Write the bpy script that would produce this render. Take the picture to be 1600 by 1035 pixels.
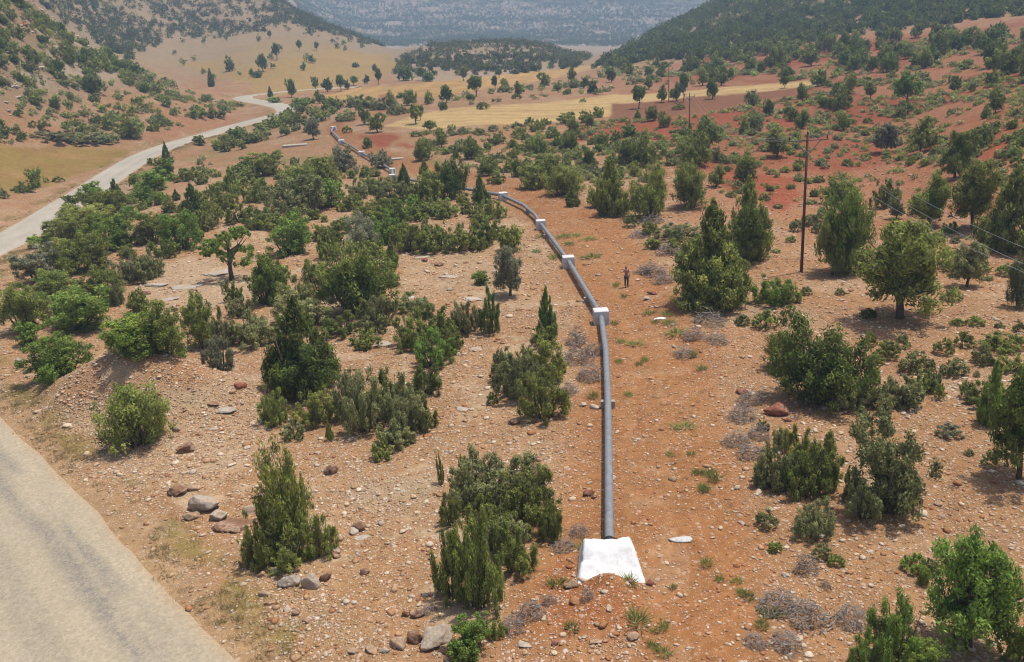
import bpy, math, random
import numpy as np
from mathutils import Vector, Matrix

for o in list(bpy.data.objects):
    bpy.data.objects.remove(o)
SC = bpy.context.scene
COL = SC.collection
RNG = np.random.default_rng(7)
random.seed(7)

# ------------------------------------------------------------------ camera, sky, sun, exposure
IW, IH, FPX = 1600.0, 1035.0, 1400.0
PITCH = math.atan(476 / FPX)
ROLL = math.radians(3.5)
HC = 20.0
_R0 = np.array([1.0, 0, 0]); _U0 = np.array([0, math.sin(PITCH), math.cos(PITCH)])
FWD = np.array([0, math.cos(PITCH), -math.sin(PITCH)])
UPV = _U0 * math.cos(ROLL) + _R0 * math.sin(ROLL)
RTV = _R0 * math.cos(ROLL) - _U0 * math.sin(ROLL)
cam = bpy.data.cameras.new('camera')
cam.sensor_width = 36.0
cam.lens = FPX / IW * 36.0
cam.clip_start = 0.5; cam.clip_end = 12000
camo = bpy.data.objects.new('camera', cam); COL.objects.link(camo)
camo.matrix_world = Matrix(((RTV[0], UPV[0], -FWD[0], 0), (RTV[1], UPV[1], -FWD[1], 0), (RTV[2], UPV[2], -FWD[2], HC), (0, 0, 0, 1)))
SC.camera = camo

SUN_EL, SUN_AZ = math.radians(72), math.radians(68)      # azimuth measured from +Y towards +X
w = bpy.data.worlds.new('World'); SC.world = w; w.use_nodes = True
nt = w.node_tree; nt.nodes.clear()
sky = nt.nodes.new('ShaderNodeTexSky'); sky.sky_type = 'NISHITA'; sky.sun_disc = False
sky.dust_density = 3.0; sky.sun_elevation = SUN_EL; sky.sun_rotation = SUN_AZ
bg = nt.nodes.new('ShaderNodeBackground'); bg.inputs['Strength'].default_value = 0.15
wo = nt.nodes.new('ShaderNodeOutputWorld')
nt.links.new(sky.outputs[0], bg.inputs[0]); nt.links.new(bg.outputs[0], wo.inputs[0])
sl = bpy.data.lights.new('sun', 'SUN'); sl.energy = 4.4; sl.angle = math.radians(0.5); sl.color = (1.0, 0.955, 0.89)
so = bpy.data.objects.new('sun', sl); COL.objects.link(so)
sd = Vector((math.sin(SUN_AZ) * math.cos(SUN_EL), math.cos(SUN_AZ) * math.cos(SUN_EL), math.sin(SUN_EL)))
so.rotation_euler = sd.to_track_quat('Z', 'Y').to_euler()
so.location = (0, 0, 80)
SC.view_settings.view_transform = 'Standard'; SC.view_settings.look = 'None'
SC.view_settings.exposure = 0.0; SC.view_settings.gamma = 1.0
SC.cycles.filter_width = 1.1; SC.cycles.max_bounces = 5; SC.cycles.diffuse_bounces = 3; SC.cycles.glossy_bounces = 2
SC.cycles.volume_bounces = 0; SC.cycles.transmission_bounces = 2; SC.cycles.transparent_max_bounces = 4
SC.cycles.use_denoising = True; SC.cycles.denoiser = 'OPENIMAGEDENOISE'; SC.cycles.denoising_input_passes = 'RGB_ALBEDO_NORMAL'; SC.cycles.denoising_prefilter = 'ACCURATE'
HAZE_DENSITY = 0.00047

# ------------------------------------------------------------------ numeric helpers
def rays(px, py):
    px = np.asarray(px, float)[..., None]; py = np.asarray(py, float)[..., None]
    return FWD + RTV * (px - IW / 2) / FPX - UPV * (py - IH / 2) / FPX

def project(P):
    v = np.asarray(P, float) - np.array([0, 0, HC])
    zc = v @ FWD; zc = np.where(np.abs(zc) < 1e-6, 1e-6, zc)
    return IW / 2 + FPX * (v @ RTV) / zc, IH / 2 - FPX * (v @ UPV) / zc, zc

def _hash(ix, iy, seed):
    n = (ix.astype(np.int64) * 374761393 + iy.astype(np.int64) * 668265263 + seed * 1274126177) & 0x7fffffff
    n = ((n ^ (n >> 13)) * 1274126177) & 0x7fffffff
    n = (n ^ (n >> 16)) & 0x7fffffff
    return n / 0x7fffffff

def vnoise(x, y, seed=0):
    x = np.asarray(x, float); y = np.asarray(y, float)
    ix = np.floor(x); iy = np.floor(y); fx = x - ix; fy = y - iy
    fx = fx * fx * (3 - 2 * fx); fy = fy * fy * (3 - 2 * fy)
    a = _hash(ix, iy, seed); b = _hash(ix + 1, iy, seed); c = _hash(ix, iy + 1, seed); d = _hash(ix + 1, iy + 1, seed)
    return (a * (1 - fx) + b * fx) * (1 - fy) + (c * (1 - fx) + d * fx) * fy

def fbm(x, y, seed=0, octv=4):
    s = 0; a = 0.5; t = 0
    for k in range(octv):
        s = s + a * vnoise(x * 2 ** k + 17.3 * k, y * 2 ** k - 9.1 * k, seed + k); t += a; a *= 0.5
    return s / t

def sstep(a, b, x):
    t = np.clip((x - a) / (b - a), 0, 1); return t * t * (3 - 2 * t)

def in_poly(x, y, poly):
    x = np.asarray(x, float); y = np.asarray(y, float)
    r = np.zeros(x.shape, bool); n = len(poly)
    for i in range(n):
        x1, y1 = poly[i]; x2, y2 = poly[(i + 1) % n]
        if y1 == y2: continue
        c = ((y1 > y) != (y2 > y)) & (x < (x2 - x1) * (y - y1) / (y2 - y1) + x1)
        r ^= c
    return r

def seg_dist(x, y, line, chunk=20000):
    """distance to a polyline, and the parameter (index) of the nearest point"""
    L = np.asarray(line, float); A = L[:-1]; B = L[1:]; D = B - A; dd = (D ** 2).sum(1) + 1e-12
    x = np.ravel(x); y = np.ravel(y); out = np.empty(len(x)); idx = np.empty(len(x))
    for s in range(0, len(x), chunk):
        px = x[s:s + chunk, None]; py = y[s:s + chunk, None]
        t = np.clip(((px - A[:, 0]) * D[:, 0] + (py - A[:, 1]) * D[:, 1]) / dd, 0, 1)
        q = (px - A[:, 0] - t * D[:, 0]) ** 2 + (py - A[:, 1] - t * D[:, 1]) ** 2
        j = q.argmin(1); r = np.arange(len(j)); out[s:s + chunk] = np.sqrt(q[r, j]); idx[s:s + chunk] = j + t[r, j]
    return out, idx

def catmull(pts, step):
    P = np.asarray(pts, float); Q = np.vstack([2 * P[0] - P[1], P, 2 * P[-1] - P[-2]]); out = []
    for i in range(1, len(Q) - 2):
        n = max(2, int(np.linalg.norm(Q[i + 1] - Q[i]) / step))
        for t in np.linspace(0, 1, n, endpoint=False):
            a, b, c, d = Q[i - 1], Q[i], Q[i + 1], Q[i + 2]
            out.append(0.5 * (2 * b + (c - a) * t + (2 * a - 5 * b + 4 * c - d) * t ** 2 + (3 * b - a - 3 * c + d) * t ** 3))
    out.append(P[-1]); return np.array(out)

# ------------------------------------------------------------------ the lie of the land: control points (pixel, distance) -> rise
CP = []
def cp(px, py, d):
    r = rays(px, py); h = math.hypot(r[0], r[1]); CP.append((math.degrees(math.atan2(r[0], r[1])), d, (HC + d * r[2] / h) / d))
for d in (4, 10, 20, 35, 55, 80, 110):
    for a in (-55, -38, -24, -12, 0, 12, 24, 38, 55): CP.append((a, d, 0.0))
for a in (-20, -8, 0, 8, 15, 24): CP.append((a, 150, 0.0))
for p in [(0,232,195),(0,120,235),(0,-10,275),(0,-50,300),(0,-50,330),(100,228,205),(100,140,250),(110,52,305),(45,10,300),
          (200,222,214),(200,150,262),(200,96,312),(300,203,236),(300,165,268),(270,131,305),(330,156,290),(340,190,255),
          (110,66,370),(110,47,480),(110,-20,620),(110,-80,760),(200,108,370),(200,80,470),(200,0,650),(200,-70,780),
          (270,138,360),(270,118,410),(270,72,560),(270,0,690),(270,-70,800),(0,-60,420),(0,-70,520),(0,-110,760),
          (380,165,290),(380,140,345),(380,100,440),(380,60,560),(380,10,690),(380,-60,790),
          (480,185,224),(480,165,258),(480,140,345),(480,100,440),(480,62,555),(470,20,700),(430,-6,770),(500,36,720),(560,59,695),(612,77,660),
          (430,8,900),(500,50,860),(560,72,850),(612,86,820),(430,-20,1500),(500,30,1500),
          (600,200,193),(600,150,282),(600,125,370),(600,95,530),(760,190,188),(760,150,250),
          (640,120,385),(640,97,470),(640,74,610),(700,70,600),(760,115,392),(760,90,470),(760,66,590),(850,71,600),(905,88,580),(880,112,405),
          (640,86,760),(760,82,760),(850,86,780),(905,94,780),(640,71,1250),(760,66,1250),(850,75,1080),(890,78,1000),(930,76,1100),
          (500,0,1900),(640,35,1650),(640,-60,2300),(800,42,1600),(800,0,1900),(800,-70,2500),(950,50,1500),(950,0,1900),(950,-60,2500),
          (1080,20,1800),(1080,-60,2500),(1200,-40,2300),(430,-80,2400),
          (930,93,500),(1000,62,560),(1060,33,600),(1130,0,640),(1200,-28,660),(1400,-90,730),(1600,-140,770),
          (930,105,405),(1000,95,385),(1000,80,440),(1130,80,362),(1130,75,375),(1130,40,475),(1300,70,332),(1300,30,432),(1300,-20,545),
          (1600,60,272),(1600,0,400),(1600,-70,565),(1000,76,720),(1060,60,760),(1130,30,800),(930,98,700),(1300,-20,950),(1600,-60,1050),
          (1600,200,121),(1600,120,188),(1300,150,196),(1300,110,255),(1100,150,216),(1100,110,310),(950,150,236),(950,120,320)]:
    cp(*p)
_base = list(CP)
for a, d, r in _base:                                   # the land goes on past both sides of the frame
    if a < -27.5: CP.append((-48, d, r))
    if a > 29.0: CP.append((48, d, r))
CPA = np.array(CP)
CX = np.stack([CPA[:, 0] / 9.0, np.log(CPA[:, 1]) * 1.6], 1)
def _phi(d2): return 0.5 * d2 * np.log(d2 + 1e-9)
_n = len(CX); _A = np.zeros((_n + 3, _n + 3))
_A[:_n, :_n] = _phi(((CX[:, None] - CX[None]) ** 2).sum(-1)) + np.eye(_n) * 0.004
_A[:_n, _n] = 1; _A[:_n, _n + 1:] = CX; _A[_n:, :_n] = _A[:_n, _n:].T
_W = np.linalg.solve(_A, np.concatenate([CPA[:, 2], np.zeros(3)]))
def rise(azdeg, d):
    X = np.stack([np.clip(azdeg, -48, 48) / 9.0, np.log(d) * 1.6], -1).reshape(-1, 2); o = np.empty(len(X))
    for s in range(0, len(X), 20000):
        Y = X[s:s + 20000]; o[s:s + 20000] = _phi(((Y[:, None] - CX[None]) ** 2).sum(-1)) @ _W[:_n] + _W[_n] + Y @ _W[_n + 1:]
    fade = 1 - sstep(70, 170, np.abs(np.ravel(azdeg)))
    near = sstep(60, 120, np.ravel(d))
    return (o * fade * near).reshape(np.shape(azdeg))

AZ = np.concatenate([np.arange(-180, -40, 2.0), np.arange(-40, -32, 0.4), np.arange(-32, 33.0, 0.1), np.arange(33.0, 42, 0.4), np.arange(42, 180.1, 2.0)])
LD = np.concatenate([np.log(np.geomspace(1.5, 19.5, 40)), np.arange(math.log(20), math.log(3000), 0.0072)])
GA, GL = np.meshgrid(AZ, LD, indexing='ij'); GD = np.exp(GL)
GX = GD * np.sin(np.radians(GA)); GY = GD * np.cos(np.radians(GA))
# smooth surface on a coarse lattice first (it is smooth), then bilinear
ca = np.concatenate([np.arange(-180, -48, 6.0), np.arange(-48, 48.1, 0.75), np.arange(54, 180.1, 6.0)]); cl = np.linspace(LD[0], LD[-1], 330)
cA, cL = np.meshgrid(ca, cl, indexing='ij'); cR = rise(cA, np.exp(cL))
def bil(tab, xs, ys, x, y):
    i = np.clip(np.searchsorted(xs, x) - 1, 0, len(xs) - 2); j = np.clip(np.searchsorted(ys, y) - 1, 0, len(ys) - 2)
    tx = np.clip((x - xs[i]) / (xs[i + 1] - xs[i]), 0, 1); ty = np.clip((y - ys[j]) / (ys[j + 1] - ys[j]), 0, 1)
    return (tab[i, j] * (1 - tx) + tab[i + 1, j] * tx) * (1 - ty) + (tab[i, j + 1] * (1 - tx) + tab[i + 1, j + 1] * tx) * ty
GZ0 = bil(cR, ca, cl, GA, GL) * GD
GZ0 = np.where(GZ0 > 150, 150 + 75 * (1 - np.exp(-(GZ0 - 150) / 75)), GZ0)
GZ = GZ0.copy()
def gz(x, y, tab=None):
    x = np.asarray(x, float); y = np.asarray(y, float)
    return bil(GZ if tab is None else tab, AZ, LD, np.degrees(np.arctan2(x, y)), np.log(np.maximum(np.hypot(x, y), 1.6)))

_ts = np.geomspace(14, 2900, 1500)
def hit(px, py, h=0.0, tab=None):
    """first point where the ray through a pixel of the photograph meets the land (raised by h)"""
    px = np.atleast_1d(np.asarray(px, float)); py = np.atleast_1d(np.asarray(py, float)); R = rays(px, py); out = np.empty((len(px), 3))
    for k in range(len(px)):
        r = R[k]; hd = math.hypot(r[0], r[1]); X = r[0] / hd * _ts; Y = r[1] / hd * _ts; Zr = HC + r[2] / hd * _ts
        f = Zr - gz(X, Y, tab) - h; b = np.nonzero(f < 0)[0]
        if len(b) == 0: i = len(_ts) - 1; t = _ts[-1]
        else:
            i = max(b[0], 1); t = _ts[i - 1] + (_ts[i] - _ts[i - 1]) * f[i - 1] / (f[i - 1] - f[i] + 1e-12)
        out[k] = (r[0] / hd * t, r[1] / hd * t, HC + r[2] / hd * t)
    return out

def wpoly(pts, tab=None):
    a = np.array(pts, float); return hit(a[:, 0], a[:, 1], 0, tab)[:, :2]

# ------------------------------------------------------------------ lines on the land: road, pipeline
_edge = [(8, 10.5), (-2, 18.5)] + [tuple(q) for q in wpoly([(390,1035),(270,920),(150,790),(60,700),(0,640)])] + \
        [(-36.6, 57.0), (-42.3, 66.0), (-47.6, 76.5)] + [tuple(q) for q in wpoly([(0,400),(60,372),(150,310),(240,250),(310,222),(380,200),(432,182)])]
_edge = catmull(_edge, 2.0)
_t = np.gradient(_edge, axis=0); _t /= np.linalg.norm(_t, axis=1)[:, None]
RW = 3.35
_cl = _edge + np.stack([-_t[:, 1], _t[:, 0]], 1) * RW
_far = wpoly([(447,174),(449,170.5),(440,166.5),(420,162.5),(396,158.5),(382,154.5),(379,151.5),(389,149),(412,147),(440,144),(475,141),(520,138),(560,136)])
ROADC = catmull(np.vstack([_cl[::6], _far]), 1.2)
PIPE_PX = [(952,850),(951.5,775),(950.7,690),(949.5,615),(946.5,548),(939,493),(888,408),(845,350),(836,336),(818,321),(786,306),(742,297.5),(685,289),(650,283),(613,275.5),
           (613,266),(597,257),(580,247.5),(565,239),(548,228),(533,221),(524,211),(518,205),(521,199.5)]
_pp = np.array(PIPE_PX); PIPEP = hit(_pp[:, 0], _pp[:, 1], 0.55)
PIPEXY = PIPEP[:, :2]

# fine relief
near_fade = 1 - sstep(260, 700, GD)
dp, _ = seg_dist(GX, GY, PIPEXY[::1]); dp = dp.reshape(GX.shape)
bump = (fbm(GX / 14, GY / 14, 3) - .5) * 0.7 + (fbm(GX / 3.1, GY / 3.1, 11, 3) - .5) * 0.22
bump = bump * sstep(1.0, 7.0, dp) * sstep(10, 60, GD) * near_fade
hillside = sstep(8, 40, GZ0)
rocky = (np.abs(fbm(GX / 22, GY / 22, 21) - .5) * 2) * 3.0 + (fbm(GX / 6, GY / 6, 25) - .5) * 1.8
GZ = GZ0 + bump + hillside * (rocky - 1.0) * np.where(GD < 330, 1.0, 0.6) + sstep(350, 900, GD) * (fbm(GX / 90, GY / 90, 31) - .5) * GD * 0.006
def mound(px, py, h, sx, sy, rot=0.0, p=2):
    global GZ
    c = hit(px, py, 0, GZ0)[0]; dx = GX - c[0]; dy = GY - c[1]; cs, sn = math.cos(rot), math.sin(rot)
    u = (dx * cs + dy * sn) / sx; v = (-dx * sn + dy * cs) / sy; q = u * u + v * v
    m = q < 9
    GZ[m] += h * np.exp(-q[m] ** (p / 2))
mound(232, 616, 2.7, 4.1, 2.9, -.35)
mound(130, 622, .75, 3.0, 2.2, -.5)
mound(345, 622, .7, 3.6, 2.2, .2)
mound(949, 918, .50, .66, .6)
mound(950, 950, 0.38, 1.1, .9)
mound(930, 985, 0.35, 2.4, 1.2)
mound(650, 762, .35, 1.9, 1.3)
mound(1075, 470, .35, 1.6, 6.5, -.1)
mound(1110, 545, .3, 1.8, 4.5, .1)
# road bed
_m = (GD < 420) & (GA < 20) & (GA > -60)
rd, ri = seg_dist(GX[_m], GY[_m], ROADC)
ROADZ = gz(ROADC[:, 0], ROADC[:, 1], GZ0)
_k = np.ones(25) / 25; ROADZ = np.convolve(np.pad(ROADZ, 12, mode='edge'), _k, 'valid')
zr = np.interp(ri, np.arange(len(ROADZ)), ROADZ)
RDIST = np.full(GX.shape, 999.0); RDIST[_m] = rd
b = 1 - sstep(RW + .3, RW + 3.0, rd)
GZ[_m] = GZ[_m] * (1 - b) + (zr - 0.02 - 0.16 * (1 - sstep(RW - .9, RW - .35, rd))) * b

# ------------------------------------------------------------------ materials
def mat(name, rough=0.9, spec=0.2):
    m = bpy.data.materials.new(name); m.use_nodes = True; b = m.node_tree.nodes['Principled BSDF']
    b.inputs['Roughness'].default_value = rough; b.inputs['Specular IOR Level'].default_value = spec
    return m, m.node_tree, b
def node(t, kind, **kw):
    n = t.nodes.new(kind)
    for k, v in kw.items():
        if k in n.inputs.keys(): n.inputs[k].default_value = v
        else: setattr(n, k, v)
    return n
def ramp(t, stops):
    r = t.nodes.new('ShaderNodeValToRGB'); e = r.color_ramp.elements
    while len(e) < len(stops): e.new(0.5)
    for i, (p, c) in enumerate(stops): e[i].position = p; e[i].color = (*c, 1)
    return r
def mixc(t, mode, fac, a, b):
    n = t.nodes.new('ShaderNodeMix'); n.data_type = 'RGBA'; n.blend_type = mode
    for s, v in ((0, fac), (6, a), (7, b)):
        if isinstance(v, (int, float)): n.inputs[s].default_value = v
        elif isinstance(v, tuple): n.inputs[s].default_value = (*v, 1)
        else: t.links.new(v, n.inputs[s])
    return n.outputs[2]
def noise_mat(name, c1, c2, scale, rough=.85, bump=0.0, detail=6, coord='Object', spec=.2):
    m, t, b = mat(name, rough, spec)
    tc = t.nodes.new('ShaderNodeTexCoord'); n = node(t, 'ShaderNodeTexNoise', Scale=scale, Detail=detail, Roughness=.65)
    t.links.new(tc.outputs[coord], n.inputs['Vector'])
    r = ramp(t, [(.3, c1), (.7, c2)]); t.links.new(n.outputs['Fac'], r.inputs[0]); t.links.new(r.outputs[0], b.inputs['Base Color'])
    if bump:
        bp = node(t, 'ShaderNodeBump', Strength=bump, Distance=.05); t.links.new(n.outputs['Fac'], bp.inputs['Height']); t.links.new(bp.outputs[0], b.inputs['Normal'])
    return m
def foliage_mat(name, hue=.012, val=.30, spec=.12):
    """per leaf colour from the mesh, a different cast for every plant, a little light through the leaf"""
    m, t, b = mat(name, .75, spec)
    a = node(t, 'ShaderNodeAttribute', attribute_name='Col')
    oi = t.nodes.new('ShaderNodeObjectInfo'); hs = t.nodes.new('ShaderNodeHueSaturation')
    mr = node(t, 'ShaderNodeMapRange'); mr.inputs[3].default_value = .5 - hue; mr.inputs[4].default_value = .5 + hue
    mv = node(t, 'ShaderNodeMapRange'); mv.inputs[3].default_value = 1 - val * .7; mv.inputs[4].default_value = 1 + val
    wn = t.nodes.new('ShaderNodeTexWhiteNoise'); wn.noise_dimensions = '1D'
    t.links.new(oi.outputs['Random'], mr.inputs[0]); t.links.new(oi.outputs['Random'], wn.inputs['W']); t.links.new(wn.outputs['Value'], mv.inputs[0])
    t.links.new(mr.outputs[0], hs.inputs['Hue']); t.links.new(mv.outputs[0], hs.inputs['Value']); t.links.new(a.outputs['Color'], hs.inputs['Color'])
    t.links.new(hs.outputs[0], b.inputs['Base Color'])
    tr = t.nodes.new('ShaderNodeBsdfTranslucent'); t.links.new(hs.outputs[0], tr.inputs['Color'])
    mx = t.nodes.new('ShaderNodeMixShader'); mx.inputs[0].default_value = .38
    t.links.new(b.outputs[0], mx.inputs[1]); t.links.new(tr.outputs[0], mx.inputs[2]); t.links.new(mx.outputs[0], t.nodes['Material Output'].inputs['Surface'])
    return m
def attr_mat(name, rough=.9, spec=.15, bump=0):
    m, t, b = mat(name, rough, spec); a = node(t, 'ShaderNodeAttribute', attribute_name='Col')
    tc = t.nodes.new('ShaderNodeTexCoord'); n = node(t, 'ShaderNodeTexNoise', Scale=9.0, Detail=5)
    t.links.new(tc.outputs['Object'], n.inputs['Vector']); r = ramp(t, [(.3, (.72, .72, .72)), (.7, (1.2, 1.2, 1.2))]); t.links.new(n.outputs['Fac'], r.inputs[0])
    t.links.new(mixc(t, 'MULTIPLY', 1.0, a.outputs['Color'], r.outputs[0]), b.inputs['Base Color'])
    if bump:
        bp = node(t, 'ShaderNodeBump', Strength=bump, Distance=.04); t.links.new(n.outputs['Fac'], bp.inputs['Height']); t.links.new(bp.outputs[0], b.inputs['Normal'])
    return m

M_LEAF = foliage_mat('foliage')
M_WOOD = noise_mat('woodland_bark', (.055, .04, .03), (.16, .12, .09), 14, .9, .4)
M_TWIG = noise_mat('dead_twigs', (.15, .12, .10), (.36, .30, .25), 9, .9)
M_STONE = attr_mat('loose_stone', .9, .1)
M_ROCK = attr_mat('boulder', .9, .15, .5)
M_CONC = noise_mat('painted_concrete', (.50, .48, .46), (.66, .64, .62), 5, .85, .25)
M_WHITE = noise_mat('whitewash', (.60, .585, .55), (.82, .81, .79), 3.2, .8, .45, 9)
def stain(m, sc, lo, hi, c):
    t = m.node_tree; b = t.nodes['Principled BSDF']; tc = t.nodes.new('ShaderNodeTexCoord'); n = node(t, 'ShaderNodeTexNoise', Scale=sc, Detail=9, Roughness=.75); t.links.new(tc.outputs['Object'], n.inputs['Vector'])
    r = ramp(t, [(lo, (0, 0, 0)), (hi, (.75, .75, .75))]); t.links.new(n.outputs['Fac'], r.inputs[0]); src = b.inputs['Base Color'].links[0].from_socket
    t.links.new(mixc(t, 'MIX', r.outputs[0], src, c), b.inputs['Base Color'])
stain(M_WHITE, 1.7, .56, .74, (.36, .25, .16)); stain(M_CONC, 1.6, .5, .75, (.34, .27, .20))
M_SLAB = noise_mat('pale_slab', (.27, .23, .18), (.42, .37, .30), 3, .9, .2)
M_PIPE = noise_mat('galvanised_pipe', (.155, .16, .17), (.235, .24, .25), 3, .55, .0, 4, 'Object', .4)
stain(M_PIPE, 1.1, .54, .74, (.26, .20, .145))
M_BLACK = noise_mat('black_rubber', (.015, .015, .016), (.03, .03, .03), 20, .6)
M_POLE = noise_mat('weathered_pole', (.085, .04, .025), (.17, .085, .055), 10, .85, .3)
M_STEEL = noise_mat('rusty_steel', (.10, .075, .06), (.20, .17, .15), 10, .6)
M_STONEW = noise_mat('limed_stone', (.38, .36, .33), (.62, .60, .56), 12, .9, .4)
M_WIRE = noise_mat('bare_conductor', (.26, .26, .27), (.36, .36, .37), 4, .5)
M_INS = noise_mat('insulator_glaze', (.02, .018, .016), (.05, .04, .035), 12, .3, 0, 3, 'Object', .5)

# ------------------------------------------------------------------ object helpers
def mesh_np(name, V, loops, fsize, col=None, smooth=False, mats=(), midx=None):
    """V (n,3); loops flat vertex indices; fsize verts per face (int, or array)"""
    me = bpy.data.meshes.new(name); V = np.asarray(V, np.float32); loops = np.asarray(loops, np.int32).ravel()
    if np.isscalar(fsize): tot = np.full(len(loops) // fsize, fsize, np.int32)
    else: tot = np.asarray(fsize, np.int32)
    st = np.concatenate([[0], np.cumsum(tot)[:-1]]).astype(np.int32)
    me.vertices.add(len(V)); me.loops.add(len(loops)); me.polygons.add(len(tot))
    me.vertices.foreach_set('co', V.ravel()); me.loops.foreach_set('vertex_index', loops)
    me.polygons.foreach_set('loop_start', st); me.polygons.foreach_set('loop_total', tot)
    if smooth: me.polygons.foreach_set('use_smooth', np.ones(len(tot), bool))
    for m in mats: me.materials.append(m)
    if midx is not None: me.polygons.foreach_set('material_index', np.asarray(midx, np.int32))
    if col is not None:
        a = me.color_attributes.new('Col', 'FLOAT_COLOR', 'POINT'); c = np.ones((len(V), 4), np.float32); c[:, :3] = col; a.data.foreach_set('color', c.ravel())
    me.update(calc_edges=True); return me
def link(name, me, parent=None, loc=(0, 0, 0), rot=(0, 0, 0), scale=(1, 1, 1)):
    o = bpy.data.objects.new(name, me); COL.objects.link(o); o.parent = parent
    o.location = loc; o.rotation_euler = rot; o.scale = scale; return o
def tag(o, label=None, cat=None, group=None, kind=None):
    for k, v in (('label', label), ('category', cat), ('group', group), ('kind', kind)):
        if v: o[k] = v
    return o

class MB:
    """collects tubes, boxes and lathes into one mesh"""
    def __init__(s): s.V = []; s.F = []
    def add(s, V, F):
        n = len(s.V); s.V += [tuple(v) for v in V]; s.F += [tuple(i + n for i in f) for f in F]
    def tube(s, pts, rad, seg=8, caps=True):
        P = [Vector(p) for p in pts]; rad = rad if hasattr(rad, '__len__') else [rad] * len(P); V = []; F = []
        ref = None
        for i, p in enumerate(P):
            d = (P[min(i + 1, len(P) - 1)] - P[max(i - 1, 0)]).normalized()
            if ref is None: ref = d.orthogonal().normalized()
            ref = (ref - d * ref.dot(d)); ref = ref.normalized() if ref.length > 1e-6 else d.orthogonal().normalized()
            bn = d.cross(ref)
            for k in range(seg):
                a = 2 * math.pi * k / seg; V.append(p + (ref * math.cos(a) + bn * math.sin(a)) * rad[i])
        for i in range(len(P) - 1):
            for k in range(seg):
                k2 = (k + 1) % seg; F.append((i * seg + k, i * seg + k2, (i + 1) * seg + k2, (i + 1) * seg + k))
        if caps: F.append(tuple(reversed(range(seg)))); F.append(tuple(range((len(P) - 1) * seg, len(P) * seg)))
        s.add(V, F); return s
    def box(s, c, size, rotz=0, taper=1.0, bev=.0):
        x, y, z = [q / 2 for q in size]; cs, sn = math.cos(rotz), math.sin(rotz); V = []
        levels = [(-z, 1.0)] if not bev else [(-z, 1.0)]
        levels += [(z - bev, taper)] if bev else []
        levels += [(z, taper * (1 - bev / max(x, y)))] if bev else [(z, taper)]
        for lz, k in levels:
            b = bev * .8
            pts = [(-x * k, -y * k + b), (-x * k + b, -y * k), (x * k - b, -y * k), (x * k, -y * k + b), (x * k, y * k - b), (x * k - b, y * k), (-x * k + b, y * k), (-x * k, y * k - b)] if bev else [(-x * k, -y * k), (x * k, -y * k), (x * k, y * k), (-x * k, y * k)]
            V += [(c[0] + a * cs - q * sn, c[1] + a * sn + q * cs, c[2] + lz) for a, q in pts]
        n = 8 if bev else 4; F = [tuple(reversed(range(n)))]
        for l in range(len(levels) - 1):
            F += [(l * n + k, l * n + (k + 1) % n, (l + 1) * n + (k + 1) % n, (l + 1) * n + k) for k in range(n)]
        F.append(tuple(range((len(levels) - 1) * n, len(levels) * n))); s.add(V, F); return s
    def build(s, name, m, parent=None, smooth=False, **kw):
        me = bpy.data.meshes.new(name); me.from_pydata(s.V, [], s.F); (m and me.materials.append(m))
        if smooth: me.polygons.foreach_set('use_smooth', np.ones(len(me.polygons), bool))
        me.update(); return link(name, me, parent, **kw)
def empty(name, loc, rotz=0, scale=(1, 1, 1)):
    o = bpy.data.objects.new(name, None); COL.objects.link(o); o.location = loc; o.rotation_euler = (0, 0, rotz); o.scale = scale; o.empty_display_size = .2; return o

# ------------------------------------------------------------------ the ground: one sheet, coloured by its soils, fields and tracks
WX = GX + (fbm(GX / 6, GY / 6, 41, 3) - .5) * np.clip(GD * .035, 1.2, 10)
WY = GY + (fbm(GX / 6, GY / 6, 47, 3) - .5) * np.clip(GD * .05, 1.2, 14)
n_big = fbm(GX / 35, GY / 35, 51); n_mid = fbm(GX / 5, GY / 5, 57); n_fine = fbm(GX / 1.1, GY / 1.1, 63, 3)
C = np.empty(GX.shape + (3,)); C[:] = (.415, .262, .158)
ST = np.full(GX.shape, .55)                                  # how stony
def paint(mask, c, st=None, amount=1.0):
    global C, ST
    m = np.clip(mask * amount, 0, 1); C = C * (1 - m[..., None]) + np.array(c) * m[..., None]
    if st is not None: ST = ST * (1 - m) + st * m
def pmask(pts, sharp=True, tab=None, world=None):
    P = wpoly(pts) if world is None else world
    return in_poly(GX if sharp else WX, GY if sharp else WY, [tuple(p) for p in P]).astype(float)
def soft(m, k=3):
    for _ in range(k):
        m = (m + np.roll(m, 1, 0) + np.roll(m, -1, 0) + np.roll(m, 1, 1) + np.roll(m, -1, 1)) / 5
    return m
view = (np.abs(GA) < 45)
paint(sstep(.42, .7, n_big) * sstep(0, 60, GD), (.40, .225, .125), .5, .7)
paint(sstep(.45, .7, n_mid), (.48, .365, .27), .8, .65)
paint((1 - sstep(-2, 8, GA)) * (1 - sstep(100, 160, GD)), (.46, .315, .20), .75, .45)
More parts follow.
